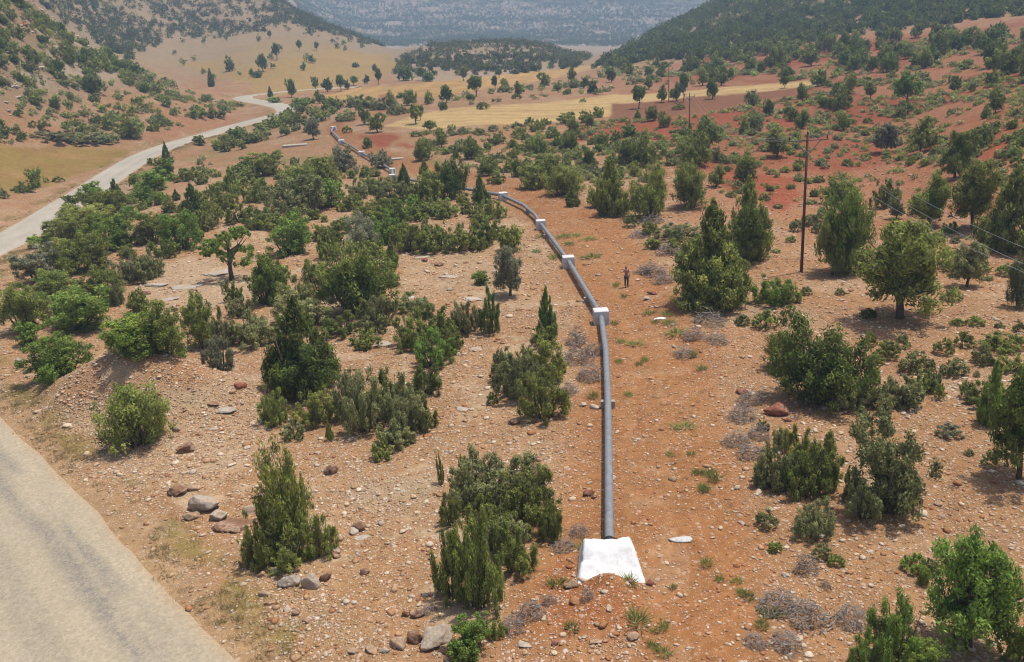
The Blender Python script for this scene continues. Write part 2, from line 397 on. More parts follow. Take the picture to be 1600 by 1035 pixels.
# terra rossa of the right hand slope
rs = sstep(4, 16, GA + (n_big - .5) * 8) * sstep(70, 130, GD + (n_big - .5) * 60) * (1 - sstep(290, 380, GD))
paint(rs, (.37, .165, .09), .4, .88)
paint(sstep(.46, .62, fbm(GX / 16, GY / 16, 71)) * rs, (.33, .112, .06), .2, .95)
for poly in ([(955,190),(1000,187),(1180,170),(1200,190),(1140,215),(1060,225),(960,215),(880,225),(830,232),(900,205)],
             [(1200,185),(1300,165),(1420,160),(1440,175),(1400,190),(1330,200),(1230,200)],
             [(1330,150),(1440,150),(1450,170),(1390,178),(1340,170)],
             [(1080,95),(1130,82),(1180,80),(1150,95),(1105,103)], [(1150,105),(1250,75),(1420,60),(1440,70),(1300,90),(1180,115)],
             [(1440,225),(1600,205),(1600,245),(1500,260)], [(1100,255),(1240,275),(1250,300),(1220,330),(1130,290)], [(1530,130),(1600,118),(1600,135),(1550,150)],
             [(530,218),(560,210),(612,208),(625,220),(600,233),(560,232)], [(617,228),(640,224),(645,232),(620,236)]):
    paint(soft(pmask(poly, False), 4), (.335, .105, .058), .12, .92)
# hillsides
lh = sstep(6, 14, GZ0) * (GA < -8) * (GD < 350)
paint(lh, (.325, .26, .18), .5, .88)
paint(pmask([(612,124),(622,90),(690,64),(770,58),(860,64),(930,88),(905,110),(820,118),(740,124),(680,128)], False), (.44, .38, .32), .5, .85)
paint(lh * sstep(.44, .58, fbm(GX / 7, GY / 12, 81)) * sstep(7, 20, GZ0), (.50, .46, .43), .9, .9)
paint(pmask([(190,222),(230,195),(300,172),(360,180),(385,188),(300,207),(240,226)], False), (.41, .215, .12), .6, .85)
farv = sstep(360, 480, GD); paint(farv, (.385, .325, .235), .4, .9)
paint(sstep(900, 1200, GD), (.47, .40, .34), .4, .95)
# fields
paint(soft(pmask([(250,95),(330,95),(430,62),(520,72),(612,84),(625,105),(560,132),(500,140),(440,150),(395,146),(390,135),(300,105)], False), 2), (.45, .345, .16), .05, .95)
paint(soft(pmask([(330,85),(430,55),(520,70),(500,85),(420,100),(340,120)], False), 6), (.40, .325, .215), .2, .7)
fy = np.zeros(GX.shape)
F1 = pmask([(600,197),(690,172),(760,166),(955,148),(1100,140),(1262,126),(1275,134),(1180,145),(1062,155),(957,163),(952,182),(900,186),(780,195),(660,203)])
F2 = pmask([(470,160),(500,150),(560,136),(620,134),(700,126),(780,118),(862,110),(912,103),(915,110),(830,128),(760,140),(690,150),(618,152),(560,156)])
F3 = pmask([(860,117),(905,104),(988,91),(990,96),(930,108)])
stripe = .5 + .5 * np.sin((GX * .35 + GY * .94) * 1.15 + 2.2 * fbm(GX / 22, GY / 22, 91))
stripe2 = .5 + .5 * np.sin((GX * .93 - GY * .10) * .9 + 4.0 * fbm(GX / 40, GY / 60, 95)) ** 3
for F, c, sp in ((F1, (.60, .48, .27), stripe), (F2, (.54, .385, .185), stripe2), (F3, (.56, .43, .23), stripe)):
    paint(soft(F, 1), c, .05); paint(soft(F, 1) * sp, np.array(c) * 1.24, .05, .8); paint(F * sstep(.5, .7, fbm(GX / 9, GY / 3, 97)), np.array(c) * .80, .05, .6)
FB = pmask([(957,163),(1062,155),(1180,145),(1262,136),(1230,150),(1150,165),(1080,180),(955,188)])
paint(soft(FB, 1), (.285, .150, .098), .05); paint(soft(FB, 1) * stripe, (.32, .165, .105), .05, .5)
FL = pmask([(-60,232),(0,229),(120,229),(185,232),(192,240),(160,256),(100,283),(60,296),(0,302),(-60,310)], False)
paint(soft(FL, 2), (.34, .265, .095), .05, .95); paint(soft(FL, 2) * sstep(.5, .7, fbm(GX / 14, GY / 4, 99)), (.43, .29, .145), .05, .8)
paint(FL * sstep(.55, .7, fbm(GX / 4, GY / 11, 103)), (.29, .20, .075), .05, .5)
FIELDS = np.clip(F1 + F2 + F3 + FB + FL, 0, 1)
# green flushes
for poly, a in (([(600,262),(640,240),(700,252),(690,262),(640,270)], .7), ([(440,230),(510,215),(530,240),(470,258),(430,250)], .55), ([(270,230),(360,228),(440,250),(380,262),(290,252)], .5),
                ([(1200,335),(1310,330),(1290,350),(1210,352)], .5), ([(150,262),(195,240),(215,245),(170,270)], .5)):
    paint(soft(pmask(poly, False), 5) * sstep(.35, .6, n_mid), (.24, .235, .085), .2, a)
# the track beside the pipe
TRK = wpoly([(985,1035),(1010,900),(1015,760),(1010,640),(1010,540),(990,470),(955,410),(915,365),(868,330),(835,308),(790,290),(745,280),(690,270),(640,258),(600,246),(565,230),(540,215),(528,203),(524,196),(545,186),(590,176),(608,165),(606,156),(602,148)])
td, ti = seg_dist(GX, GY, TRK); td = td.reshape(GX.shape); ti = ti.reshape(GX.shape)
tw = np.interp(ti, [0, 4, 8, 11, 14, 22], [4.6, 4.2, 4.6, 3.6, 2.6, 2.2]) * (.85 + .4 * fbm(GX / 5, GY / 5, 111))
trk = (1 - sstep(.62, 1.15, td / tw)) * (GD < 420)
paint(trk, (.385, .200, .098), .33, .95)
paint(trk * sstep(.48, .7, n_mid), (.425, .24, .125), .4, .6)
paint(trk * sstep(.55, .75, fbm(GX / 3, GY / 9, 115)), (.33, .155, .068), .2, .6)
rut = np.exp(-((td - .85) / .28) ** 2); paint(trk * rut, (.45, .27, .15), .15, .4 )
# stony ground, bedrock and rubble
for poly, c, s, a in (([(60,640),(230,565),(400,590),(420,680),(330,760),(200,760),(110,690)], (.54, .41, .30), 1.0, .85),
                      ([(70,640),(150,592),(230,556),(300,562),(350,585),(300,610),(240,600),(170,610),(110,640)], (.46, .255, .14), 1.0, .85),
                      ([(560,745),(680,740),(690,775),(600,790),(545,775)], (.50, .42, .34), 1.0, .8),
                      ([(400,880),(480,900),(640,1035),(400,1035)], (.44, .31, .20), .9, .8),
                      ([(780,1000),(1000,985),(1010,1035),(760,1035)], (.44, .27, .165), 1.0, .8),
                      ([(210,425),(330,400),(420,430),(400,470),(240,480)], (.50, .41, .32), .6, .85), ([(610,395),(780,385),(790,440),(640,460)], (.47, .36, .26), .6, .7),
                      ([(880,880),(960,900),(1000,950),(1000,1000),(860,990),(850,930)], (.37, .165, .078), .55, .85),
                      ([(180,250),(230,300),(160,320)], (.5, .43, .37), .7, .5)):
    paint(soft(pmask(poly, False), 8), c, s, a)
bed = sstep(.62, .70, fbm(GX / 2.6, GY / 1.5, 121, 4)) * (GD < 130) * (1 - trk * .7) * (GA < 12)
paint(bed, (.53, .44, .355), .15, .8)
# road verge
rdist = RDIST
paint((1 - sstep(RW + .1, RW + 1.9, rdist + (n_mid - .5) * 1.6)), (.445, .33, .225), .35, .9)
paint(np.exp(-((rdist - RW - 1.6) / .8) ** 2) * sstep(.5, .68, fbm(GX / 2.2, GY / 2.2, 131)), (.27, .235, .095), .2, .85)
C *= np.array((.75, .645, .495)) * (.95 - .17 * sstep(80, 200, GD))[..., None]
C *= (.86 + .28 * n_fine)[..., None] * (.9 + .2 * n_big)[..., None]

na, nl = GX.shape
idx = np.arange(na * nl).reshape(na, nl)
q = np.stack([idx[:-1, :-1], idx[1:, :-1], idx[1:, 1:], idx[:-1, 1:]], -1).reshape(-1, 4)
V = np.stack([GX, GY, GZ], -1).reshape(-1, 3)
V = np.vstack([V, [[0, 0, GZ[:, 0].mean()]]]); cen = len(V) - 1
tri = np.stack([np.full(na - 1, cen), idx[1:, 0], idx[:-1, 0]], 1)
loops = np.concatenate([q[:, ::-1].ravel(), tri[:, ::-1].ravel()[:]])
fs = np.concatenate([np.full(len(q), 4), np.full(len(tri), 3)])
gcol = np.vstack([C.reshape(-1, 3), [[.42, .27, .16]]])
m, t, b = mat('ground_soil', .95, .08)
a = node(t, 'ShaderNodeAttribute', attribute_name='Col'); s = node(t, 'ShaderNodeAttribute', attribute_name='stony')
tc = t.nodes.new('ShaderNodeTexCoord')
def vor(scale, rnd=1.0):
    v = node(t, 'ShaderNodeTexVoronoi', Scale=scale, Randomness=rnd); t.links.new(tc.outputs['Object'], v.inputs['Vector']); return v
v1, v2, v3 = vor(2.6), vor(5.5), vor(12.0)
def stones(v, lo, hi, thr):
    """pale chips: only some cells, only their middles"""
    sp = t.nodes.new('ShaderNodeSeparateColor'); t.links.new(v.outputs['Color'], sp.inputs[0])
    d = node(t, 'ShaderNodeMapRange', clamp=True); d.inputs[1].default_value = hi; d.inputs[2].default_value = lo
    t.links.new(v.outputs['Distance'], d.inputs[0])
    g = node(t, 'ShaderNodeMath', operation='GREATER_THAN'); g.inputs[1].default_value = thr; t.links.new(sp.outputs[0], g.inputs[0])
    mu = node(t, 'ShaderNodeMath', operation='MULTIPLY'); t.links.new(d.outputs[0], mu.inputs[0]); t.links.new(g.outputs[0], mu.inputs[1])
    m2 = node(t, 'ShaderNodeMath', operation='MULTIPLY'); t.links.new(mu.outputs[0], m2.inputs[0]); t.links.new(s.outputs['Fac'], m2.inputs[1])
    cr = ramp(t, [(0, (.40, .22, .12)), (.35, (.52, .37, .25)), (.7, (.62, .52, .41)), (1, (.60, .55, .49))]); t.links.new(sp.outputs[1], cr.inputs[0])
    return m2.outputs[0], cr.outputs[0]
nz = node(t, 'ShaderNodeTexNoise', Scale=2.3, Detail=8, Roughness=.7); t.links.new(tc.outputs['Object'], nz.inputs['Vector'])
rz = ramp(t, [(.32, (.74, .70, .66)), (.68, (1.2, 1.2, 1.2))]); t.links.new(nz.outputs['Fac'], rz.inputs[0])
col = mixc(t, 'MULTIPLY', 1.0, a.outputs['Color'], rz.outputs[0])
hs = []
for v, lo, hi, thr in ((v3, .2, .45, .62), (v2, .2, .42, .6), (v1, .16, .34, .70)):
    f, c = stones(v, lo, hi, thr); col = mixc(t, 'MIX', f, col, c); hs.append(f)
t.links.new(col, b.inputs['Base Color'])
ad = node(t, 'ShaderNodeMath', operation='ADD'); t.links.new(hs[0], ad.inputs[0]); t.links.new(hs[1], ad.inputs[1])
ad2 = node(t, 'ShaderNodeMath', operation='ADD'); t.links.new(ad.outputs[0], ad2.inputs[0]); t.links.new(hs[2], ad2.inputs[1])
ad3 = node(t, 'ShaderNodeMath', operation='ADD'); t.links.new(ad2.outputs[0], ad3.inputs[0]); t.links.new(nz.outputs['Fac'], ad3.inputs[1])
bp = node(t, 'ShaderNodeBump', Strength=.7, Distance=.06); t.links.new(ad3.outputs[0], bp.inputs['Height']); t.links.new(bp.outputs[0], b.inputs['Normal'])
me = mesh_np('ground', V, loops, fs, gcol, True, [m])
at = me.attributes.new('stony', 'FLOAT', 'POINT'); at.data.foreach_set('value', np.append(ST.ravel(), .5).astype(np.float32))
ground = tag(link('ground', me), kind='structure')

# ------------------------------------------------------------------ the road
nu = 25; us = np.linspace(-1, 1, nu); RC = catmull(ROADC[::2], .6); rz_ = np.interp(np.linspace(0, len(ROADZ) - 1, len(RC)), np.arange(len(ROADZ)), ROADZ)
tg = np.gradient(RC, axis=0); tg /= np.linalg.norm(tg, axis=1)[:, None]; nr = np.stack([tg[:, 1], -tg[:, 0]], 1)   # to the right of travel
sl_ = np.concatenate([[0], np.cumsum(np.linalg.norm(np.diff(RC, axis=0), axis=1))])
wr = RW * (1 + .05 * (fbm(sl_ / 3, sl_ * 0, 141) - .5) * 2); wl = RW * (1 + .05 * (fbm(sl_ / 3, sl_ * 0 + 9, 143) - .5) * 2)
UU = np.broadcast_to(us, (len(RC), nu)); off = np.where(UU > 0, UU * wr[:, None], UU * wl[:, None])
X = RC[:, :1] + nr[:, :1] * off; Y = RC[:, 1:] + nr[:, 1:] * off
Z = rz_[:, None] + .045 - .05 * UU ** 2 - .10 * (np.abs(UU) > .99)
LEN = np.broadcast_to(sl_[:, None], UU.shape)
pale = np.array((.375, .310, .215)) * (1 - .5 * sstep(45, 95, LEN)[..., None]) + np.array((.40, .37, .32)) * .5 * sstep(45, 95, LEN)[..., None]; grey = np.array((.15, .143, .132))
def band(c, w_, sd_): 
    cc = c + (fbm(LEN / 14, LEN * 0 + sd_, 150 + sd_) - .5) * .16
    return np.exp(-((UU - cc) / w_) ** 2)
dirt = np.clip(1.0 * band(.27, .13, 1) * sstep(.15, .45, fbm(LEN / 7, UU * 5, 160)) + 1.0 * band(.50, .10, 2) * sstep(.3, .55, fbm(LEN / 6, UU * 4, 163)) + .4 * band(-.32, .12, 3) + .35 * band(-.52, .12, 4) * sstep(.35, .6, fbm(LEN / 7, UU * 5, 167)), 0, 1)
grain = fbm(LEN / .8, UU * 9, 171, 4)
dirt = np.clip(dirt * (.55 + .8 * grain), 0, 1) * (1 - .75 * sstep(45, 80, LEN))
dirt = np.clip(dirt + .22 * sstep(55, 95, LEN) * sstep(.4, .6, fbm(LEN / 12, UU * 1.5, 181)), 0, .9)
rc = pale * np.ones_like(dirt)[..., None]
rc *= (.9 + .2 * fbm(LEN / 2.5, UU * 3, 175))[..., None]
ed = sstep(.80, .98, np.abs(UU) + (fbm(LEN / 1.5, UU * 2, 178) - .5) * .12)[..., None]; dirt = dirt * (1 - ed[..., 0]); rc = rc * (1 - ed) + np.array((.38, .27, .165)) * ed
k = np.arange(len(RC) * nu).reshape(len(RC), nu)
q = np.stack([k[:-1, :-1], k[:-1, 1:], k[1:, 1:], k[1:, :-1]], -1).reshape(-1, 4)
m, t, b = mat('dusty_asphalt', .9, .15); a = node(t, 'ShaderNodeAttribute', attribute_name='Col'); tc = t.nodes.new('ShaderNodeTexCoord')
n1 = node(t, 'ShaderNodeTexNoise', Scale=22, Detail=8, Roughness=.85); t.links.new(tc.outputs['Object'], n1.inputs['Vector'])
r1 = ramp(t, [(.3, (.66, .67, .68)), (.7, (1.28, 1.27, 1.26))]); t.links.new(n1.outputs['Fac'], r1.inputs[0])
da = node(t, 'ShaderNodeAttribute', attribute_name='worn'); n2 = node(t, 'ShaderNodeTexNoise', Scale=7.5, Detail=10, Roughness=.85); t.links.new(tc.outputs['Object'], n2.inputs['Vector'])
mr = node(t, 'ShaderNodeMapRange', clamp=True); mr.inputs[1].default_value = .36; mr.inputs[2].default_value = .60; t.links.new(n2.outputs['Fac'], mr.inputs[0])
mm = node(t, 'ShaderNodeMath', operation='MULTIPLY', use_clamp=True); t.links.new(da.outputs['Fac'], mm.inputs[0]); t.links.new(mr.outputs[0], mm.inputs[1])
rcol = mixc(t, 'MIX', mm.outputs[0], a.outputs['Color'], (.14, .134, .126))
n3 = node(t, 'ShaderNodeTexNoise', Scale=5.0, Detail=12, Roughness=.95); t.links.new(tc.outputs['Object'], n3.inputs['Vector']); r3 = ramp(t, [(.34, (.78, .78, .79)), (.5, (1.0, 1.0, 1.0)), (.66, (1.18, 1.17, 1.15))]); t.links.new(n3.outputs['Fac'], r3.inputs[0]); rcol = mixc(t, 'MULTIPLY', 1, rcol, r3.outputs[0])
v5 = node(t, 'ShaderNodeTexVoronoi', Scale=9.0); t.links.new(tc.outputs['Object'], v5.inputs['Vector']); r5 = ramp(t, [(0, (.80, .80, .80)), (1, (1.18, 1.18, 1.17))]); t.links.new(v5.outputs['Color'], r5.inputs[0]); rcol = mixc(t, 'MULTIPLY', .8, rcol, r5.outputs[0])
t.links.new(mixc(t, 'MULTIPLY', 1, rcol, r1.outputs[0]), b.inputs['Base Color'])
bp = node(t, 'ShaderNodeBump', Strength=.25, Distance=.02); t.links.new(n1.outputs['Fac'], bp.inputs['Height']); t.links.new(bp.outputs[0], b.inputs['Normal'])
rme = mesh_np('road', np.stack([X, Y, Z], -1).reshape(-1, 3), q, 4, rc.reshape(-1, 3), True, [m]); at = rme.attributes.new('worn', 'FLOAT', 'POINT'); at.data.foreach_set('value', dirt.ravel().astype(np.float32)); tag(link('road', rme), kind='structure')

# ------------------------------------------------------------------ plants: crowns of leaf sprays, built once per kind and copied
def unit(v): return v / (np.linalg.norm(v, axis=-1, keepdims=True) + 1e-9)
def sprays(P, D, L, Wd, rng, n=None):
    """a bent diamond leaf spray at every point: 4 vertices each; n is the way its flat side faces"""
    k = len(P); s = unit(np.cross(D, rng.normal(size=(k, 3)) if n is None else n)); L = L[:, None]; Wd = Wd[:, None]
    V = np.stack([P, P + D * L * .45 + s * Wd * .5, P + D * L, P + D * L * .45 - s * Wd * .5], 1)
    return V.reshape(-1, 3), np.arange(k * 4)
def fill_clumps(cpos, cdir, crad, celong, N, leaf, rng, up=.5, colA=(.09, .11, .04), colB=(.14, .16, .06), aspect=.42, tipfac=1.15):
    """N sprays shared among tufts; each tuft is a small dense plume, longer along its own direction"""
    k = len(cpos); wgt = crad ** 2; pick = rng.choice(k, N, p=wgt / wgt.sum()); d = cdir[pick]
    o = unit(rng.normal(size=(N, 3)) + d * .45); r = rng.random(N) ** .33; core = rng.random(N) < .22; r = np.where(core, r * .5, r)
    off = o * r[:, None]; al = (off * d).sum(1, keepdims=True)
    pos = cpos[pick] + (off + d * al * (celong[pick] - 1)) * crad[pick][:, None]
    n = unit(o + rng.normal(size=(N, 3)) * .5); D = d * .6 + np.array([0, 0, up]) + rng.normal(size=(N, 3)) * .55; D = unit(D - n * (D * n).sum(1, keepdims=True) * .85)
    L = leaf * rng.uniform(.7, 1.35, N); V, F = sprays(pos - D * L[:, None] * .4, D, L, L * aspect * rng.uniform(.8, 1.4, N), rng, n)
    tone = rng.random(k)[pick] * .7 + rng.random(N) * .3
    c = np.array(colA)[None] * (1 - tone[:, None]) + np.array(colB)[None] * tone[:, None]
    c = c * rng.uniform(.75, 1.25, (N, 1)) * (rng.uniform(.8, 1.2, k)[pick])[:, None]
    tw = core & (rng.random(N) < .6); c[tw] = np.array((.155, .120, .090)) * rng.uniform(.6, 1.3, (int(tw.sum()), 1))      # twigs and dead needles inside the tufts
    cv = np.repeat(c, 4, 0); cv[2::4] *= tipfac
    return V, F, cv

PAL = {'dark': ((.088, .130, .028), (.205, .250, .056)), 'mid': ((.140, .168, .040), (.325, .352, .088)), 'grey': ((.170, .182, .074), (.350, .355, .145)),
       'bright': ((.120, .185, .036), (.285, .375, .076)), 'olive': ((.185, .19, .11), (.33, .33, .20)), 'lime': ((.19, .25, .055), (.36, .43, .095)), 'dead': ((.17, .12, .085), (.30, .215, .16))}
def crown_clumps(form, rng, full=False):
    """tufts of a plant one unit wide and one unit tall, standing on z = 0"""
    P = []; D = []; R = []; E = []
    def put(p, d, r, e=1.4): P.append(p); D.append(d); R.append(r); E.append(e)
    if form == 'cone':
        lob = rng.uniform(0, 6.28, 3)
        for _ in range(180):
            h = rng.random() ** 1.15 * .96 + .02; a = rng.uniform(0, 6.28); f = rng.uniform(.55, 1) if rng.random() < .75 else rng.uniform(.1, .55)
            env = .47 * min(1, (.35 + h / .2)) * max(0, 1 - h ** 1.42) ** .95 * (1 + .06 * math.sin(3 * a + lob[0] + 9 * h) + .05 * math.sin(7 * a + lob[1]))
            r = env * f; put((r * math.cos(a), r * math.sin(a), h * .95), (math.cos(a) * .25, math.sin(a) * .25, .95), rng.uniform(.055, .09) * (1.12 - .72 * h), 1.9)
        put((0, 0, .93), (0, 0, 1), .045, 2.2)
    elif form == 'round':
        lobes = [((rng.uniform(-.2, .2), rng.uniform(-.2, .2), rng.uniform(.22, .66)), rng.uniform(.22, .34)) for _ in range(9)] + [((0, 0, .45), .36)] + [((.2 * math.cos(q * 1.57), .2 * math.sin(q * 1.57), .17), .26) for q in range(4)]
        for c, r0 in lobes:
            for _ in range(11):
                v = unit(rng.normal(size=3)); v[2] = abs(v[2]) * 1.1 - .35; v = unit(v); f = rng.uniform(.75, 1.05) if rng.random() < .7 else rng.uniform(.2, .75)
                p = np.array(c) + v * r0 * f * np.array([1, 1, 1.12]); p[2] = max(p[2], .04); m = math.hypot(p[0], p[1])
                if m > .48: p[0] *= .48 / m; p[1] *= .48 / m
                if p[2] > .95: p[2] = .95
                put(p, (v[0] * .5, v[1] * .5, .8), rng.uniform(.07, .115), 1.55)
    elif form == 'scrub':
        n = rng.integers(17, 25)
        for i in range(n):
            a = i * 2.4 + rng.uniform(-.5, .5); r = .40 * math.sqrt((i + .3) / n); bx, by = r * math.cos(a), r * math.sin(a)
            hh = rng.uniform(.42, 1.0) * (1 - .45 * (r / .5) ** 2); wd = rng.uniform(.07, .13)
            for _ in range(7):
                z = rng.random() ** .8; aa = rng.uniform(0, 6.28); env = wd * (1 - .62 * z ** 2) * rng.uniform(.4, 1)
                put((bx * (1 + .12 * z) + env * math.cos(aa), by * (1 + .12 * z) + env * math.sin(aa), .03 + z * hh * .93), (bx * .5 + math.cos(aa) * .25, by * .5 + math.sin(aa) * .25, 1), rng.uniform(.045, .078), 1.7)
    elif form == 'broad':
        lobes = [((rng.uniform(-.3, .3), rng.uniform(-.3, .3), rng.uniform(.3, .78)), rng.uniform(.15, .25)) for _ in range(15)] + [((rng.uniform(-.25, .25), rng.uniform(-.25, .25), .2), .22) for _ in range(4)]
        for c, r0 in lobes:
            for _ in range(8):
                v = unit(rng.normal(size=3)); f = rng.uniform(.6, 1.05); p = np.array(c) + v * r0 * f; p[2] = min(max(p[2], .03), .97)
                put(p, v, rng.uniform(.055, .10), 1.1)
    elif form == 'tree':
        lobes = [((rng.uniform(-.26, .26), rng.uniform(-.26, .26), rng.uniform(*((.24, .78) if full else (.40, .80)))), rng.uniform(.14, .24)) for _ in range(16 if full else 12)] + [((rng.uniform(-.08, .08), rng.uniform(-.08, .08), .86), .12), ((0, 0, .55), .24)]
        for c, r0 in lobes:
            for _ in range(9):
                v = unit(rng.normal(size=3)); v[2] = v[2] * .8 + .1; f = rng.uniform(.6, 1.05); p = np.array(c) + v * r0 * f; p[2] = min(max(p[2], (.08 if full else .2) + .1 * rng.random()), .97)
                put(p, (v[0], v[1], v[2] + .5), rng.uniform(.06, .105), 1.35)
    elif form == 'open':                                   # a few leafy plates held out on limbs
        for i in range(15):
            a = i * 2.4; r = rng.uniform(.14, .42); z = rng.uniform(.42, .92) - .2 * (r > .32); c = np.array([r * math.cos(a), r * math.sin(a), z])
            for _ in range(11):
                v = unit(rng.normal(size=3)) * np.array([1.3, 1.3, .55]); put(c + v * rng.uniform(.04, .12), v, rng.uniform(.03, .055), 1.1)
    elif form == 'low':
        for _ in range(60):
            a = rng.uniform(0, 6.28); r = .46 * math.sqrt(rng.random()); z = (1 - (r / .5) ** 2) ** .6 * rng.uniform(.35, .95)
            put((r * math.cos(a), r * math.sin(a), z * .9 + .03), (math.cos(a) * r, math.sin(a) * r, 1), rng.uniform(.06, .10), 1.4)
    elif form == 'upright':                                # several loose vertical plumes on bare stems
        for i in range(8):
            a = i * 2.4 + rng.uniform(-.4, .4); r = .34 * math.sqrt(i / 8 + .03); hh = 1 - .75 * (r / .36) * rng.uniform(.5, 1)
            for _ in range(20):
                z = rng.uniform(.12, 1); aa = rng.uniform(0, 6.28); env = .12 * (1 - .6 * z) * rng.uniform(.3, 1)
                put((r * math.cos(a) * (1 + .3 * z) + env * math.cos(aa), r * math.sin(a) * (1 + .3 * z) + env * math.sin(aa), z * hh * .95), (math.cos(aa) * .2, math.sin(aa) * .2, 1), rng.uniform(.042, .07), 2.0)
    P = np.array(P, float); D = unit(np.array(D, float)); return P, D, np.array(R), np.array(E)[:, None]
LODN = {'hi': 15000, 'mid': 3600, 'lo': 800, 'dot': 130}
FORM = {'cone': dict(up=.7, aspect=.30, k=1.0), 'round': dict(up=.6, aspect=.32, k=1.0), 'scrub': dict(up=.6, aspect=.36, k=.85), 'broad': dict(up=.25, aspect=.55, k=.95),
        'tree': dict(up=.4, aspect=.36, k=1.0), 'open': dict(up=.1, aspect=.6, k=.7), 'low': dict(up=.6, aspect=.36, k=.85), 'upright': dict(up=.9, aspect=.30, k=.75)}
_crowns = {}
def crown_arrays(form, pal, var, lod):
    key = (form, pal, var, lod)
    if key not in _crowns:
        rng = np.random.default_rng(abs(hash_s(form + pal)) + var * 977)
        P, D, R, E = crown_clumps(form, rng, var < 2); N = LODN[lod]
        if form == 'open': N = int(N * .5)
        leaf = FORM[form]['k'] * math.sqrt(2.6 * 2.0 / N / (FORM[form]['aspect'] * .5)); leaf = min(leaf, .26)
        if lod == 'dot': R = R * 1.25
        a, b = PAL[pal]; _crowns[key] = fill_clumps(P, D, R, E, N, leaf, rng, FORM[form]['up'], a, b, FORM[form]['aspect'])
    return _crowns[key]
def hash_s(s):
    h = 7
    for ch in s: h = (h * 131 + ord(ch)) % 1000003
    return h
_meshes = {}
def crown_mesh(form, pal, var, lod, mname='foliage'):
    key = (form, pal, var, lod)
    if key not in _meshes:
        V, F, c = crown_arrays(*key); _meshes[key] = mesh_np('crown', V, F, 4, c, False, [M_LEAF])
    return _meshes[key]
def stem_mesh(form, var, lod):
    key = ('stem', form, var, lod)
    if key in _meshes: return _meshes[key]
    rng = np.random.default_rng(hash_s(form) + var * 31); b = MB(); seg = 7 if lod == 'hi' else 4
    if form in ('tree', 'open'):
        lean = rng.uniform(-.05, .05, 2); f = .2 if form == 'tree' else .34
        pts = [(0, 0, -.06), (lean[0] * .3, lean[1] * .3, f * .5), (lean[0], lean[1], f + .05), (lean[0] * 1.3, lean[1] * 1.3, .55), (lean[0] * 1.2, lean[1], .8)]
        b.tube(pts, [.048, .036, .031, .018, .006], seg)
        for i in range(9 if lod == 'hi' else 5):
            a = i * 2.4 + rng.uniform(-.4, .4); z0 = rng.uniform(.2, .55); r = rng.uniform(.2, .36); z1 = min(.9, z0 + rng.uniform(.06, .34))
            b.tube([(lean[0], lean[1], z0), (lean[0] + r * .5 * math.cos(a), lean[1] + r * .5 * math.sin(a), z0 + (z1 - z0) * .35), (r * math.cos(a), r * math.sin(a), z1)], [.017, .012, .004], max(4, seg - 2))
    else:
        n = 9 if lod == 'hi' else 5
        for i in range(n):
            a = i * 2.4 + rng.uniform(-.3, .3); r = .34 * math.sqrt((i + .2) / n); h = rng.uniform(.5, .82) * (1 - .4 * r)
            b.tube([(r * .3 * math.cos(a), r * .3 * math.sin(a), -.06), (r * .7 * math.cos(a), r * .7 * math.sin(a), h * .45), (r * math.cos(a + .15), r * math.sin(a + .15), h)], [.020, .014, .004], max(4, seg - 2))
    me = bpy.data.meshes.new('stem'); me.from_pydata(b.V, [], b.F); me.materials.append(M_WOOD); me.polygons.foreach_set('use_smooth', np.ones(len(me.polygons), bool)); me.update()
    _meshes[key] = me; return me

